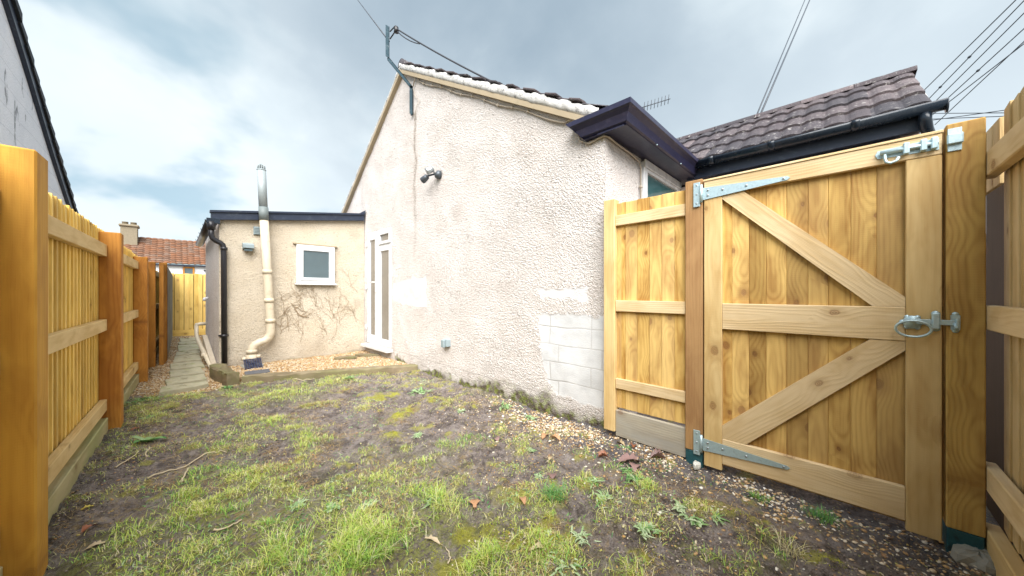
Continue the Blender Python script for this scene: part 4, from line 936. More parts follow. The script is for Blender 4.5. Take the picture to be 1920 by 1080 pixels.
def chunk(name, mat, c, size, label, cat, group=None, seed=1, ang=0.):
    rr = np.random.default_rng(seed); n = 9; th_ = np.linspace(0, 2*math.pi, 20, endpoint=False); P = []
    for (h, s_) in ((0, .9), (.35, 1.), (.8, .95), (1, .6), (1.02, .02)):
        rad = s_*(1+.13*np.sin(th_*3+seed)+.08*np.sin(th_*5+seed*2)+rr.normal(0, .03, 20)); X = np.cos(th_)*rad*size[0]; Y = np.sin(th_)*rad*size[1]
        Z = np.full(20, h*size[2])+rr.normal(0, .05*size[2], 20); X2 = X*math.cos(ang)-Y*math.sin(ang); Y2 = X*math.sin(ang)+Y*math.cos(ang)
        q = np.stack([X2+c[0], Y2+c[1], Z+c[2]], -1); P.append(np.concatenate([q, q[:1]]))
    b = MB(); gcc = np.array(P)-np.array(c); b.grid(np.array(P), smooth=False, gc=gcc[..., [1, 2, 0]], r=seed*.17); return b.build(name, mat, label=label, cat=cat, group=group)
chunk('rotten_timber', M['sleeper'], (1.93, 5.55, .07), (.16, .075, .05), 'flat rotten timber lump on the gravel further from the door', 'timber', None, 4, -.5)
chunk('rotten_timber', M['sleeper'], (2.24, 5.55, .07), (.18, .07, .045), 'flat rotten timber lump on the gravel just below the door sill', 'timber', None, 6, -.9)
# waste pipes beside the extension side wall
th = thing('waste_pipe', (.40, 7.0, 0), 'cream plastic waste pipes sloping along the foot of the extension side wall', 'pipe')
part('main_run', M['pipe'], th, lambda b: (b.tube([(.33, 8.4, .52), (.33, 8.4, .36), (.335, 8.3, .30), (.36, 7.6, .20), (.41, 6.02, .05)], .030, 12), b.tube([(.36, 7.05, .165), (.363, 6.95, .155)], .038, 12), b.tube([(.33, 8.4, .50), (.33, 8.4, .53), (.38, 8.4, .54), (.46, 8.4, .54)], .030, 12)))
part('boxing', M['wall_ext'], th, lambda b: b.prism([(.395, 8.1, .02), (.395, 8.1, .36), (.395, 6.3, .12), (.395, 6.3, .02)], (.06, 0, 0)))
b = MB(); b.tube([(EX0-.004, 8.0, 1.02), (EX0-.06, 8.0, 1.01)], .02, 12); b.tube([(EX0-.05, 8.0, 1.02), (EX0-.06, 8.0, .97)], .022, 12)
b.build('overflow_pipe', M['upvc'], label='short white overflow pipe stub on the extension side wall', cat='pipe')
SLB = [(5.17, 5.50), (5.58, 6.00), (6.09, 6.56), (6.67, 7.18), (7.31, 7.95), (8.09, 8.52), (8.68, 9.55), (9.73, 10.15), (10.35, 11.0)]
nm_ = ['nearest', 'second', 'third', 'fourth', 'fifth', 'sixth', 'seventh', 'eighth', 'farthest']
for i, (y0, y1) in enumerate(SLB):
    cx = np.interp((y0+y1)/2, [5.3, 6.5, 11], [.115, .16, .31]); w = (.20, .17, .165, .17, .165, .16, .155, .155, .15)[i]
    rr = random.Random(i+4); pts = []
    C4 = [(cx-w, y0+(0 if i else .0)), (cx+w, y0+.02+(.1 if i == 0 else 0)), (cx+w, y1), (cx-w, y1-.02)]
    C4 = [(a+rr.uniform(-.015, .015), c+rr.uniform(-.012, .012)) for a, c in C4]
    for k_ in range(4):
        a, c = C4[k_], C4[(k_+1) % 4]
        for t in np.linspace(0, 1, 7)[:-1]: pts.append((a[0]+(c[0]-a[0])*t+rr.uniform(-.004, .004), a[1]+(c[1]-a[1])*t+rr.uniform(-.004, .004)))
    b = MB(); z = .02; cc = np.mean(pts, 0); tz = .05 if i else .055
    t1, t2 = rr.uniform(-.03, .03), rr.uniform(-.02, .02) 
    P = []
    for (h, s_) in ((-.03, 1), (tz-.006, 1), (tz, .975), (tz, .5), (tz, .01)):
        q = [(cc[0]+(p[0]-cc[0])*s_, cc[1]+(p[1]-cc[1])*s_, h+t1*(p[0]-cc[0])*s_+t2*(p[1]-cc[1])*s_+(.004*float(F_m(p[0]*3, p[1]*3)) if h > 0 else 0)) for p in pts]; P.append(q+[q[0]])
    b.grid(np.array(P), smooth=False); b.build('stepping_stone', M['paving'], label=f'{nm_[i]} mossy grey paving slab of the side path', cat='paving slab', group='stepping stones in the side passage')

# ------------------------------------------------------------------ gate
GX = 2.385
gt = thing('garden_gate', (GX, .16, .05), 'pale wooden garden gate with Z brace, steel hinges and ring latch', 'gate')
def fn(b):
    e = [.532, .48, .394, .313, .222, .133, .054, -.028, -.116, -.214]
    for i in range(9): b.box((GX+.004, e[i+1]+.0001, .055), (GX+.022+.001*(i % 2), e[i]-.0001, 1.80), .003)
part('boards', M['board'], gt, fn)
def rl(b, y0, y1, z0a, z1a, z0b=None, z1b=None, x=GX-.024, t=.027):
    b.box((x, y0, z0a), (x+t, y1, z1a), .003)
part('stile', M['stile'], gt, lambda b: b.box((GX-.026, .526, .03), (GX+.006, .624, 1.722), .003))
part('stile', M['stile'], gt, lambda b: b.box((GX-.026, -.309, .03), (GX+.006, -.2055, 1.722), .003))
part('rail', M['rail'], gt, lambda b: (b.box((GX-.027, -.309, 1.7235), (GX+.003, .624, 1.815), .003), b.box((GX-.032, -.312, 1.816), (GX+.025, .627, 1.828), .002)))
part('rail', M['rail'], gt, lambda b: b.box((GX-.024, -.205, .895), (GX+.003, .5255, 1.052), .003))
part('rail', M['rail'], gt, lambda b: b.box((GX-.024, -.205, .072), (GX+.003, .5255, .225), .003))
XF = GX-.021
def ext_brace(b, pts, d): b.prism([(XF, *p) for p in pts], (.024, 0, 0), (0, *d))
part('brace', M['rail'], gt, lambda b: ext_brace(b, [(.425, 1.7225), (.5250, 1.7225), (.5250, 1.69), (-.101, 1.0535), (-.2045, 1.0535), (-.2045, 1.098)], (-.7, -.68)))
part('brace', M['rail'], gt, lambda b: ext_brace(b, [(.5250, .305), (.5250, .2265), (.405, .2265), (-.2045, .853), (-.2045, .8935), (-.094, .8935)], (-.62, .6)))
HX = GX-.030
def hinge(b, z, tipdz, zo):
    y = .635
    b.prism([(HX-.003, .628, zo-.033-.008), (HX-.003, .628, zo+.033+.002), (HX-.003, .215, zo+.010+tipdz), (HX-.003, .203, zo+tipdz), (HX-.003, .215, zo-.010+tipdz)], (.004, 0, 0), (0, 1, 0))
    b.box((HX-.006, .644, zo-.078), (HX-.001, .682, zo+.076), .001)
    b.cyl((HX-.009, .636, zo-.055), (HX-.009, .636, zo+.055), .0085, 12)
def bolts(par, L_, x=HX-.004):
    for (y, z) in L_: part('hinge_bolt', M['bolt'], par, lambda b: b.tube([(x, y, z), (x-.003, y, z), (x-.0045, y, z)], [.0065, .006, .003], 10))
h1 = part('hinge', M['galv'], gt, lambda b: hinge(b, 0, .0, 1.742)); bolts(h1, [(.60, 1.757), (.60, 1.725), (.52, 1.745), (.40, 1.742), (.23, 1.742), (.663, 1.80), (.663, 1.742), (.663, 1.685)])
h2 = part('hinge', M['galv'], gt, lambda b: hinge(b, 0, .0, .165)); bolts(h2, [(.60, .18), (.60, .148), (.52, .167), (.40, .165), (.23, .165), (.663, .222), (.663, .165), (.663, .108)])
def fn(b):
    x = GX-.031
    b.prism([(x, -.118, 1.752), (x, -.110, 1.770), (x, -.118, 1.788), (x, -.30, 1.796), (x, -.30, 1.744)], (.004, 0, 0), (0, 1, 0))
    b.cyl((x-.012, -.125, 1.772), (x-.012, -.297, 1.772), .010, 14)
    for y in (-.205, -.255, -.285): b.box((x-.024, y-.010, 1.746), (x-.001, y+.010, 1.798), .004)
    b.tube([(x-.012, -.14, 1.772), (x-.014, -.14, 1.745), (x-.02, -.143, 1.725), (x-.025, -.158, 1.715), (x-.025, -.175, 1.722), (x-.022, -.182, 1.738)], .006, 8)
part('bolt', M['galv'], gt, fn)
def fn(b):
    x = GX-.030; a = np.linspace(0, 2*math.pi, 29); yc, zc = -.224, .957
    b.tube([(x-.030-.006*math.cos(t), yc+.052*math.sin(t), zc+.036*math.cos(t)) for t in a], .0052, 10, cap=False)
    b.tube([(x, yc, .985), (x-.006, yc, .985), (x-.010, yc, .985), (x-.030, yc, .99)], [.030, .028, .012, .009], 18)
    for k_ in range(6):
        t = k_*math.pi/3; b.tube([(x, yc+.030*math.cos(t), .985+.026*math.sin(t)), (x-.004, yc+.030*math.cos(t), .985+.026*math.sin(t))], .010, 8)
part('ring_handle', M['galv'], gt, fn)
def fn(b):
    x = GX-.036
    b.box((x-.006, -.352, .978), (x-.001, -.222, 1.0), .0015); b.box((x-.014, -.302, .958), (x+.006, -.278, 1.03), .005)
    for z in (.962, 1.026): b.tube([(x-.002, -.29, z-.001), (x+.004, -.29, z)], .013, 10)
part('latch_bar', M['galv'], gt, fn)
# hinge post (brown) and latch post
gp = thing('gate_post', (2.40, .69, 0), 'narrow brown post between the gate hinges and the small fence panel', 'post')
part('post', M['brownpost'], gp, lambda b: b.box((GX-.024, .632, .10), (GX+.07, .735, 1.84), .004))
part('post_foot', M['teal'], gp, lambda b: b.box((GX-.022, .634, -.1), (GX+.068, .733, .099), .004), label='blue stained foot of the post')
part('gap_light_stop', M['brownpost'], gp, lambda b: b.box((GX+.030, .595, .12), (GX+.060, .6315, 1.78), .002))  # added strip behind the hinge-side gap, keeps light from leaking through
gq = thing('gate_post', (2.41, -.37, 0), 'thick golden post with knots on the latch side of the gate', 'post')
part('post', M['post'], gq, lambda b: (b.box((2.355, -.421, .105), (2.46, -.3185, 1.845), .004)))
part('post_foot', M['teal'], gq, lambda b: b.box((2.357, -.419, -.1), (2.458, -.3205, .104), .004), label='teal wrapped foot of the post')
part('gap_light_stop', M['brownpost'], gq, lambda b: b.box((GX+.030, -.318, .12), (GX+.060, -.285, 1.78), .002))  # added strip that blocks light so the gap at the latch stays dark
def fn(b):
    b.box((2.349, -.360, 1.725), (2.354, -.322, 1.822), .001); b.box((2.335, -.363, 1.752), (2.349, -.319, 1.797), .004)
part('bolt_keep', M['galv'], gq, fn)
def fn(b):
    b.box((2.349, -.356, .958), (2.354, -.330, 1.022), .002); b.box((2.330, -.350, .968), (2.349, -.342, 1.006), .002); b.tube([(2.345, -.343, .99), (2.337, -.343, .962)], .007, 8)
    b.tube([(2.35, -.343, 1.026), (2.354, -.343, 1.026)], .010, 10); b.tube([(2.35, -.343, .956), (2.354, -.343, .956)], .010, 10)
part('latch_keep', M['galv'], gq, fn)
chunk('concrete_lump', M['concrete'], (2.33, -.40, .0), (.09, .07, .055), 'rough grey concrete around the foot of the latch post', 'concrete', None, 2)
chunk('white_stone', M['stonewhite'], (2.335, .66, .01), (.033, .022, .035), 'chalky white stone against the foot of the brown hinge post', 'stone', None, 5)
# small fence panel
fp = thing('fence_panel', (GX+.02, 1.02, 0), 'small closeboard fence panel between the house corner and the gate', 'fence')
part('post', M['stile'], fp, lambda b: b.box((GX-.024, 1.235, .06), (GX+.052, 1.325, 1.83), .004))
def fn(b):
    e = [1.235, 1.20, 1.165, 1.075, .985, .9, .815, .737]
    for i in range(7):
        b.box((GX+.018, e[i+1]-.006, .24), (GX+.034, e[i]-.0005, 1.80+.002*(i % 2)), .002, rot=rotz(.05 if i else 0), jit=.0005)
part('boards', M['board'], fp, fn)
for (z0, z1, m_) in ((1.625, 1.703, 'rail'), (.975, 1.058, 'rail'), (.39, .465, 'rail')):
    part('rail', M[m_], fp, lambda b: b.box((GX-.010, .7365, z0), (GX+.016, 1.2335, z1), .003))
part('gravel_board', M['kick'], fp, lambda b: b.box((GX-.008, .737, .03), (GX+.020, 1.233, .225), .003))

# ------------------------------------------------------------------ right fence
rf = thing('side_fence', (1.2, -.45, 0), 'tall pale closeboard fence at the right running back from the latch post', 'fence')
def fn(b):
    x = 2.42; i = 0
    while x > -.6:
        w = rnd.uniform(.088, .098); b.box((x-w-.008, -.487, .14), (x, -.472, 1.87+rnd.uniform(-.006, .006)), .0015, rot=rotz(-.07)); x -= w-.004; i += 1
    for k_ in range(4): b.box((2.46+k_*.09, -.487, 1.58), (2.545+k_*.09, -.472, 1.86), .0015)
part('boards', M['pale'], rf, fn)
for z0, z1 in ((1.60, 1.70), (.965, 1.065), (.30, .40)):
    part('rail', M['rail'], rf, lambda b: b.box((-.6, -.462, z0), (2.44, -.4225, z1), .004))
part('gravel_board', M['lrail'], rf, lambda b: b.box((-.6, -.471, -.02), (2.44, -.424, .14), .004))
part('gap_shade_panel', M['gap_dark'], rf, lambda b: b.box((2.44, -.56, 0), (3.0, -.535, 1.66), .004))  # made-up dark panel filling the gap, its colour stands for the shade there
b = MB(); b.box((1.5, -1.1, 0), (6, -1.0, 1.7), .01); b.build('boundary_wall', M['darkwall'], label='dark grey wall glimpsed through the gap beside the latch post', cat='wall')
# ------------------------------------------------------------------ left fence
lf = thing('passage_fence', (-.35, 4.5, 0), 'long yellow closeboard fence on the left with orange posts', 'fence')
FX = lambda y: -.415+.040*(y-2.76)        # front face of the rails
def skew(b, x0, x1, y0, y1, z0, z1, ch=.003, zz=None):
    """box following the fence line; x relative to FX"""
    L_ = math.hypot(1, .04); ang = -math.atan(.04); c = (y0+y1)/2; b.box((FX(c)+x0, y0, z0), (FX(c)+x1, y1, z1), ch, rot=rotz(ang))
PY = [(2.20, 2.34, 'bigpost', 1.665), (4.20, 4.32, 'redpost', 1.605), (6.18, 6.30, 'redpost', 1.56), (7.25, 7.36, 'redpost', 1.57)]
for i, (y0, y1, m_, z) in enumerate(PY):
    w = .16 if i == 0 else .12; o = .078 if i == 0 else .075
    part('post', M[m_], lf, lambda b: skew(b, o-w, o, y0, y1, -.05, z, .006), label=['huge golden sawn post close to the camera', 'dark orange post', None, None][i])
bays = [(-.4, 2.2), (2.34, 4.2), (4.32, 6.18), (6.30, 7.25), (7.36, 11.8)]
for i, (y0, y1) in enumerate(bays):
    def fn(b):
        y = y0-.09; k_ = 0
        while y < y1+.07:
            w = rnd.uniform(.094, .102); yy = min(y+w, y1+.09); L_ = yy-y; c = (y+yy)/2
            zt = (1.655, 1.655, 1.63, 1.6, 1.56)[i]+rnd.uniform(-.008, .008)-.012*(c-y0)
            b.box((FX(c)-.062+rnd.uniform(-.002, .002), y, .12), (FX(c)-.046, yy, zt), .001, rot=rotz(-.04+rnd.uniform(.09, .14))); y += w*.87; k_ += 1
    part('boards', M['slat'], lf, fn)
    for z0, z1 in ((1.405, 1.50), (.815, .905), (.175, .265)):
        part('rail', M['lrail'], lf, lambda b: skew(b, -.040, 0, y0+.0005, y1-.0005, z0, z1, .003))
    part('gravel_board', M['mossboard'], lf, lambda b: skew(b, -.045, .006, y0+.0005, y1-.0005, -.03, .118, .004))
b = MB()
for k_, (y, w) in enumerate(((7.75, .10), (7.95, .10))): pass
th = thing('boarded_panel', (-.02, 8.0, 0), 'orange brown boards standing behind the last post of the passage fence', 'fence')
def fn(b):
    for k_ in range(4): b.box((-.125+k_*.012, 7.40+k_*.14, 0), (-.075+k_*.012, 7.53+k_*.14, 1.57+.01*k_), .003)
part('boards', M['redpost'], th, fn)
th = thing('old_fence_panel', (.02, 9.2, 0), 'weathered grey fence panel between the orange boards and the rear fence', 'fence')
def fn(b):
    for k_ in range(20): b.box((-.055+k_*.0035, 8.0+k_*.2, .02), (-.035+k_*.0035, 8.195+k_*.2, 1.55+rnd.uniform(-.01, .01)), .003)
part('boards', M['greywood'], th, fn)
th = thing('rear_fence', (.4, 12.0, 0), 'golden closeboard fence closing the far end of the side passage', 'fence')
def fn(b):
    for k_ in range(13): b.box((-.02+k_*.088, 12.0+.022*(k_ % 2), .15), (.060+k_*.088+.012*(k_ % 2), 12.014+.022*(k_ % 2), 1.60+rnd.uniform(-.006, .006)), .004, rot=rotz(.03))
part('boards', M['slat'], th, fn)
part('gravel_board', M['slat'], th, lambda b: b.box((-.03, 11.96, 0), (1.1, 11.99, .16), .003))
part('dark_seam_backing', M['gap_dark'], th, lambda b: b.box((-.03, 12.045, .1), (1.15, 12.07, 1.57), .003))  # added full-height dark sheet, hides the sky and darkens the board seams

# ------------------------------------------------------------------ neighbour house (left)
NX = -1.3
nh = thing('neighbouring_house', (NX-2, 5, 0), 'white house with dark roof edge rising steeply at the left edge', 'house')
def ntop(y): return 4.39-.507*(y-6.7)+.02*math.sin(y*2)
def fn(b):
    yy = np.linspace(3.0, 11.5, 40); ap = 5.9
    prof_ = [(NX, y, ntop(y) if y > ap else ntop(ap)-.6*(ap-y)) for y in yy]
    b.prism([(NX, 11.5, 0)]+prof_[::-1]+[(NX, 3.0, 0)], (-.15, 0, 0))
part('wall', M['nwall'], nh, fn)
def fn(b):
    y0, y1 = 11.8, 5.8; N = 22
    for k_ in range(N):
        a = y0+(y1-y0)*k_/N; c = y0+(y1-y0)*(k_+1.06)/N; j = rnd.uniform(-.006, .006)
        b.prism([(NX+.07+j, a, ntop(a)-.02), (NX+.07+j, c, ntop(c)-.045), (NX+.07+j, c, ntop(c)+.03), (NX+.07+j, a, ntop(a)+.09)], (-.5, 0, 0), (0, 1, 0))
part('roof', M['tile_dark'], nh, fn)
def fn(b):
    yy = np.linspace(11.7, 5.9, 40); 
    for a, c in zip(yy[:-1], yy[1:]): b.prism([(NX+.045, a, ntop(a)-.16), (NX+.045, c, ntop(c)-.16), (NX+.045, c, ntop(c)-.02), (NX+.045, a, ntop(a)-.02)], (-.06, 0, 0), (0, 1, 0))
part('bargeboard', M['dark'], nh, fn)
def fn(b): b.prism([(NX-.1, 11.8, ntop(11.8)), (NX-.1, 5.9, ntop(5.9)), (NX-6, 5.9, ntop(5.9)), (NX-6, 11.8, ntop(11.8))], (0, 0, -.1)); b.box((NX-6, 11.3, 0), (NX-.16, 11.5, 1.9))
part('roof_plane', M['tile_dark'], nh, fn)
# ------------------------------------------------------------------ distant house
fh = thing('distant_house', (1, 36, 0), 'distant white cottage with orange brown tiled roof and chimney', 'house')
part('wall', M['upvc'], fh, lambda b: b.box((-5, 34.25, 0), (9, 40, 3.1), .01))
b = MB(); uu = np.array([0, .80, .60]); tile_roof(b, (-3.2, 33.95, 3.15), (1, 0, 0), uu, 13, 40, tw=.32, th=.255, seed=21, amp=.035, lip=.045, roll=1)
b.build('roof', M['tile_red'], fh)
part('lower_roof', M['tile_dark'], fh, lambda b: b.prism([(-8.4, 34.3, 3.0), (-3.25, 34.3, 3.0), (-3.25, 37, 4.75), (-8.4, 37, 4.75)], (0, .1, .1)))
part('fascia', M['dark'], fh, lambda b: b.box((-5, 34.0, 3.02), (9, 34.1, 3.12), .005))
ch = part('chimney', M['brick'], fh, lambda b: (b.box((-2.45, 35.6, 4.0), (-1.65, 36.5, 5.72), .02), b.box((-2.53, 35.5, 5.72), (-1.57, 36.6, 5.88), .05)))
for q in (-2.25, -1.85): part('chimney_pot', M['brick'], ch, lambda b: b.tube([(q, 36, 5.87), (q, 36, 6.06), (q, 36, 6.08)], [.17, .15, .18], 12))
fw = part('window', M['redpost'], fh, lambda b: frame(b, (.62, 34.24), (1, 0), 2.0, 2.98, .62, .10, .06, (0, -1)))
part('pane', M['glass_frost'], fw, lambda b: b.box((.72, 34.215, 2.1), (1.14, 34.23, 2.88), .002))
part('drainpipe', M['black'], fh, lambda b: (b.tube([(2.0, 34.1, 3.1), (2.0, 34.15, 2.8), (2.0, 34.15, 0)], .07, 8), b.tube([(1.75, 34.15, 2.75), (2.1, 34.15, 2.75)], .05, 8)))
# more far roofs so the passage end is not empty from the side
# ------------------------------------------------------------------ leaves, weeds, twigs
def leaf(x, y, L_, w, ang, mat, label, curl=.3, name='fallen_leaf', cat='leaf', seed=0, tilt=0., group='fallen leaves on the lawn'):
    rr = np.random.default_rng(seed+3); n = 9; P = []
    z0 = float(gh(x, y))+.008
    for i in range(n):
        t = i/(n-1); ww = w*math.sin(math.pi*(t*.9+.06))**.7*(1+rr.normal(0, .22))*(1.25 if i % 2 else .85); row = []
        for s_ in (-1, -.5, 0, .5, 1):
            u = (t-.5)*L_+abs(s_)*L_*.06*(1 if i % 2 else -.5); v = s_*ww/2; z = curl*abs(s_)**1.6*ww*.6+math.sin(t*math.pi*1.2)*L_*.12+tilt*u+rr.normal(0, .001)
            row.append((x+u*math.cos(ang)-v*math.sin(ang), y+u*math.sin(ang)+v*math.cos(ang), z0+z))
        P.append(row)
    b = MB(); b.grid(np.array(P), r=rr.random()); b.tube([P[0][2], (P[0][2][0]-L_*.2*math.cos(ang), P[0][2][1]-L_*.2*math.sin(ang), z0)], .0012, 5, r=.2)
    return b.build(name, mat, label=label, cat=cat, group=group)
LV = [(1.13, 1.39, .075, .045, .9, 'leaf_o', 'left one of two small orange leaves on bare mud at front centre', .2),
 (1.29, 1.19, .07, .032, 1.0, 'leaf_o', 'right one of two small orange leaves on bare mud at front centre', .3),
 (1.98, 1.60, .10, .05, .3, 'leaf_o', 'long orange brown leaf lying in front of the exposed blocks', .3),
 (2.0, 1.52, .08, .05, 1.6, 'leaf_o', 'folded orange leaf touching a longer one before the exposed blocks', .8),
 (1.77, 1.38, .05, .03, .2, 'leaf_t', 'small pinkish tan leaf beside a green weed in mid lawn', .3),
 (1.59, 1.23, .06, .055, .7, 'leaf_p', 'squarish purple brown leaf at the edge of a grass tuft', .3),
 (1.71, 1.85, .06, .05, 1.2, 'leaf_p', 'grey purple leaf near the moss cushion', .5),
 (2.04, 1.15, .06, .05, 2.2, 'leaf_r', 'crumpled red brown leaf on the dark mud near the fence panel', 1.0),
 (2.15, 1.0, .17, .08, -.75, 'leaf_p', 'large purple brown leaf in front of the hinge post', .3),
 (2.09, .95, .13, .06, .3, 'leaf_p', 'large torn purple leaf overlapping its neighbour before the hinge post', .2),
 (2.24, .86, .09, .04, -.9, 'leaf_p', 'curled boat-shaped brown leaf close to the hinge post', 1.2),
 (2.33, 1.17, .06, .04, 1.4, 'leaf_t', 'pale leaf standing up against the grey gravel board', .6),
 (2.31, 1.06, .05, .04, .4, 'leaf_r', 'red brown leaf at the foot of the grey gravel board', .5),
 (2.33, .90, .075, .045, .1, 'leaf_o', 'flat tan orange leaf below the right end of the gravel board', .2),
 (-.30, 2.78, .05, .03, .3, 'leaf_y', 'bright yellow leaf by the foot of the left fence', .3),
 (-.27, 2.52, .05, .035, .9, 'leaf_r', 'orange red leaf beside the nearest golden post', .4),
 (-.23, 2.36, .06, .03, .1, 'leaf_t', 'pale dry leaf beside the nearest golden post', .2),
 (-.2, 4.05, .07, .025, .6, 'leaf_r', 'red leaf at the foot of the second fence post', .3),
 (1.09, .92, .06, .03, -.5, 'leaf_t', 'whitish dry leaf on moss at the bottom centre', .3),
 (.83, 1.33, .09, .02, 1.9, 'leaf_t', 'narrow pinkish dry leaf in long grass left of bottom centre', .3)]
for i, (x, y, L_, w, a, m_, l, cu_) in enumerate(LV): leaf(x, y, L_, w, a, M[m_], l, cu_, seed=i)
def twig(pts, rad, label):
    P = []
    for i in range(len(pts)-1):
        for t in np.linspace(0, 1, 5)[:-1] if i < len(pts)-2 else np.linspace(0, 1, 5):
            x = pts[i][0]*(1-t)+pts[i+1][0]*t+rnd.uniform(-.004, .004); y = pts[i][1]*(1-t)+pts[i+1][1]*t+rnd.uniform(-.004, .004); P.append((x, y, float(gh(x, y))+.008+rnd.uniform(0, .005)))
    b = MB(); b.tube(P, [rad*(1-.5*i/len(P)) for i in range(len(P))], 6); b.build('twig', M['twig'], label=label, cat='twig', group='bleached twigs on the lawn')
twig([(-.1, 2.96), (.02, 3.05), (.21, 3.1), (.27, 3.05)], .005, 'long bleached twig across the mud left of the grass band')
twig([(.04, 2.77), (.06, 2.85), (.085, 2.93)], .007, 'short pale forked stick below the long twig')
twig([(-.24, 3.27), (-.2, 3.35), (-.15, 3.39)], .005, 'small white twig close to the left fence')
twig([(-.11, 3.32), (-.12, 3.38), (-.09, 3.46)], .005, 'tiny bent white root under the broad-leaved dock')
twig([(.14, 2.12), (.2, 2.1), (.25, 2.12)], .005, 'pale twig in the grass at lower left')
twig([(.81, 1.17), (.84, 1.19), (.85, 1.25)], .004, 'white hooked twig at the bottom centre')
twig([(1.06, 4.86), (1.2, 4.82), (1.3, 4.80)], .006, 'pale stick against the front of the long sleeper')
twig([(2.08, 1.0), (2.02, .93), (1.98, .85)], .003, 'thin reddish stalk near the big purple leaves')
def weed(x, y, n, L_, w, mode, label, seed, grp='weeds in the lawn', tone=.5):
    rr = random.Random(seed); b = MB(); z0 = float(gh(x, y))
    for k_ in range(n):
        a = 2*math.pi*k_/n*1.0+rr.uniform(-.35, .35); l = L_*rr.uniform(.35, 1.0); up = rr.uniform(.0, .5) if mode == 'rosette' else rr.uniform(.2, .8)
        sp_ = L_*(1.1 if mode == 'patch' else (0 if mode == 'dock' else .6)); x0, y0 = x+rr.gauss(0, .5)*sp_, y+rr.gauss(0, .5)*sp_; P = []; m_ = 7; ww0 = w*rr.uniform(.7, 1.2); tw_ = rr.uniform(-1.6, 1.6)
        for i in range(m_):
            t = i/(m_-1); ww = ww0*(.25+.75*math.sin(math.pi*min(1, t*.8+.15)))*(1 if i < m_-1 else .15)
            if mode != 'dock' and i % 2 and i < m_-1: ww *= .72      # toothed edge
            u = l*t; z = z0+.004+l*up*(math.sin(t*2.2)*.5); row = []
            for s_ in (-1, 0, 1):
                v = s_*ww/2; row.append((x0+u*math.cos(a+tw_*t*.4)-v*math.sin(a), y0+u*math.sin(a+tw_*t*.4)+v*math.cos(a), z+abs(s_)*ww*.18))
            P.append(row)
        b.grid(np.array(P), r=min(1, max(0, rr.gauss(tone, .22))))
    return b.build('weed', M['weed'], label=label, cat='weed', group=grp)
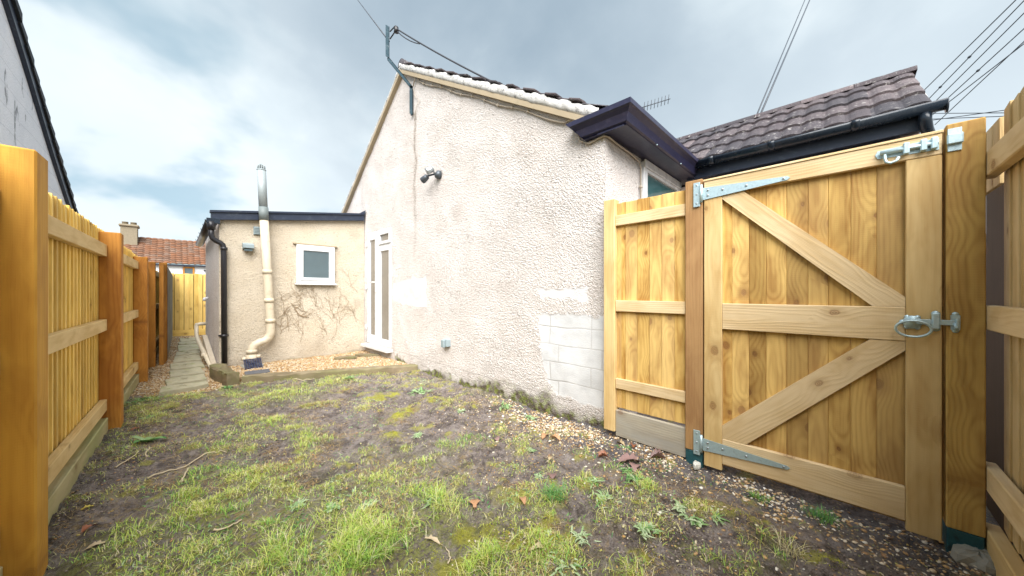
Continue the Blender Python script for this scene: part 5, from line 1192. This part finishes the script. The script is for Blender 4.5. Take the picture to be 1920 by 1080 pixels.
WD = [(-.12, 3.63, 6, .13, .05, 'dock', 'broad-leaved dock with shiny oval leaves near the second fence post', .25),
 (-.2, 5.05, 14, .14, .03, 'patch', 'clump of ferny green weeds at the start of the side path', .3),
 (-.12, 4.36, 12, .11, .022, 'rosette', 'spiky rosette just past the second fence post', .4),
 (1.76, 1.55, 12, .055, .012, 'rosette', 'bright green tufty weed just right of the round moss cushion', .7),
 (.47, 2.05, 10, .08, .016, 'rosette', 'pale weed among the grass band at lower left', .7),
 (1.71, 1.03, 9, .075, .02, 'rosette', 'toothed green weed right of the purple leaf by the blue grass tuft', .5),
 (1.60, .90, 14, .09, .014, 'patch', 'spreading grey green weed patch in the right middle of the lawn', .75),
 (1.88, .84, 14, .09, .016, 'patch', 'bright green weed clump below the large purple leaves', .35),
 (1.98, .95, 9, .07, .014, 'rosette', 'small green weed touching the large purple leaves', .3),
 (1.79, .58, 10, .07, .022, 'rosette', 'pale whitish green rosette before the gate hinge', .9),
 (1.75, .50, 10, .08, .02, 'rosette', 'light green rosette just in front of the whitish one', .7),
 (2.28, 1.10, 7, .06, .014, 'rosette', 'small vivid weed among leaves below the gravel board', .3),
 (1.54, 1.29, 10, .05, .012, 'rosette', 'tiny grey green weed above the blue grass tuft', .7),
 (1.0, 1.57, 14, .10, .014, 'rosette', 'sprawling pale rosette above the small orange leaves', .8),
 (1.30, .84, 14, .08, .012, 'rosette', 'straggly pale rosette on the moss at bottom right of centre', .85),
 (1.5, .63, 12, .08, .018, 'rosette', 'flat light rosette near the bottom edge right of centre', .75),
 (.72, 1.75, 10, .08, .018, 'rosette', 'pale leafy weed between grass clumps left of centre', .8),
 (.58, 1.87, 8, .06, .022, 'rosette', 'small clover-like weed left of centre', .6),
 (1.10, .80, 12, .09, .018, 'rosette', 'dull green rosette at the bottom edge', .8),
 (1.86, .44, 10, .07, .014, 'rosette', 'small weed on stony mud midway along the gate', .6),
 (2.25, 2.3, 12, .10, .022, 'patch', 'leafy weed against the mossy foot of the gable wall', .5),
 (2.22, 1.98, 12, .08, .02, 'patch', 'grey green weed near the foot of the exposed blocks', .7),
 (1.95, 3.35, 12, .14, .03, 'patch', 'long leafed weed at the wall foot below the outdoor socket', .6),
 (1.55, 4.35, 10, .09, .02, 'patch', 'small weed in front of the long sleeper', .4),
 (.45, 5.05, 12, .10, .02, 'patch', 'green weed at the foot of the chunky sleeper end', .3),
 (1.35, 2.35, 10, .07, .016, 'rosette', 'small pale weed on bare mud in mid lawn', .7),
 (1.9, 2.55, 9, .07, .018, 'rosette', 'yellowish weed on mud before the gable wall', .8)]
for i, (x, y, n, L_, w, md, l, tn) in enumerate(WD): weed(x, y, n if md == 'dock' else int(n*3.2), L_*(1 if md == 'dock' else .72), w*(1 if md == 'dock' else .75), md, l, 40+i, tone=tn)
def tuft(x, y, r_, n, L_, tone, label):
    X_ = rng.normal(x, r_, n); Y_ = rng.normal(y, r_, n)
    blades('grass_tuft', M['grass'], X_, Y_, rng.uniform(.6, 1.2, n)*L_, rng.uniform(.0018, .003, n), .8, rng.normal(tone, .1, n), label=label, cat='grass tuft', group='separate grass tufts')
tuft(2.28, .07, .028, 170, .065, .12, 'bluish grass tuft in the stones before the right half of the gate')
tuft(2.22, .33, .022, 110, .05, .2, 'small bluish grass tuft in the stones before the middle of the gate')
tuft(1.43, 1.10, .03, 190, .085, .15, 'long bluish grass tuft right of the orange leaves')
tuft(1.86, .16, .02, 60, .085, .95, 'straw coloured dry grass tuft on the stony mud near the gate')
b_ = [(1.71, .77), (2.0, .33)]
chunk('white_chip', M['stonewhite'], (1.71, .78, .005), (.024, .012, .008), 'white flat chip on dark mud in the right of the lawn', 'stone', None, 8, .8)

# ------------------------------------------------------------------ render settings
sc.render.engine = 'CYCLES'
sc.cycles.max_bounces = 6; sc.cycles.diffuse_bounces = 3; sc.cycles.transmission_bounces = 3
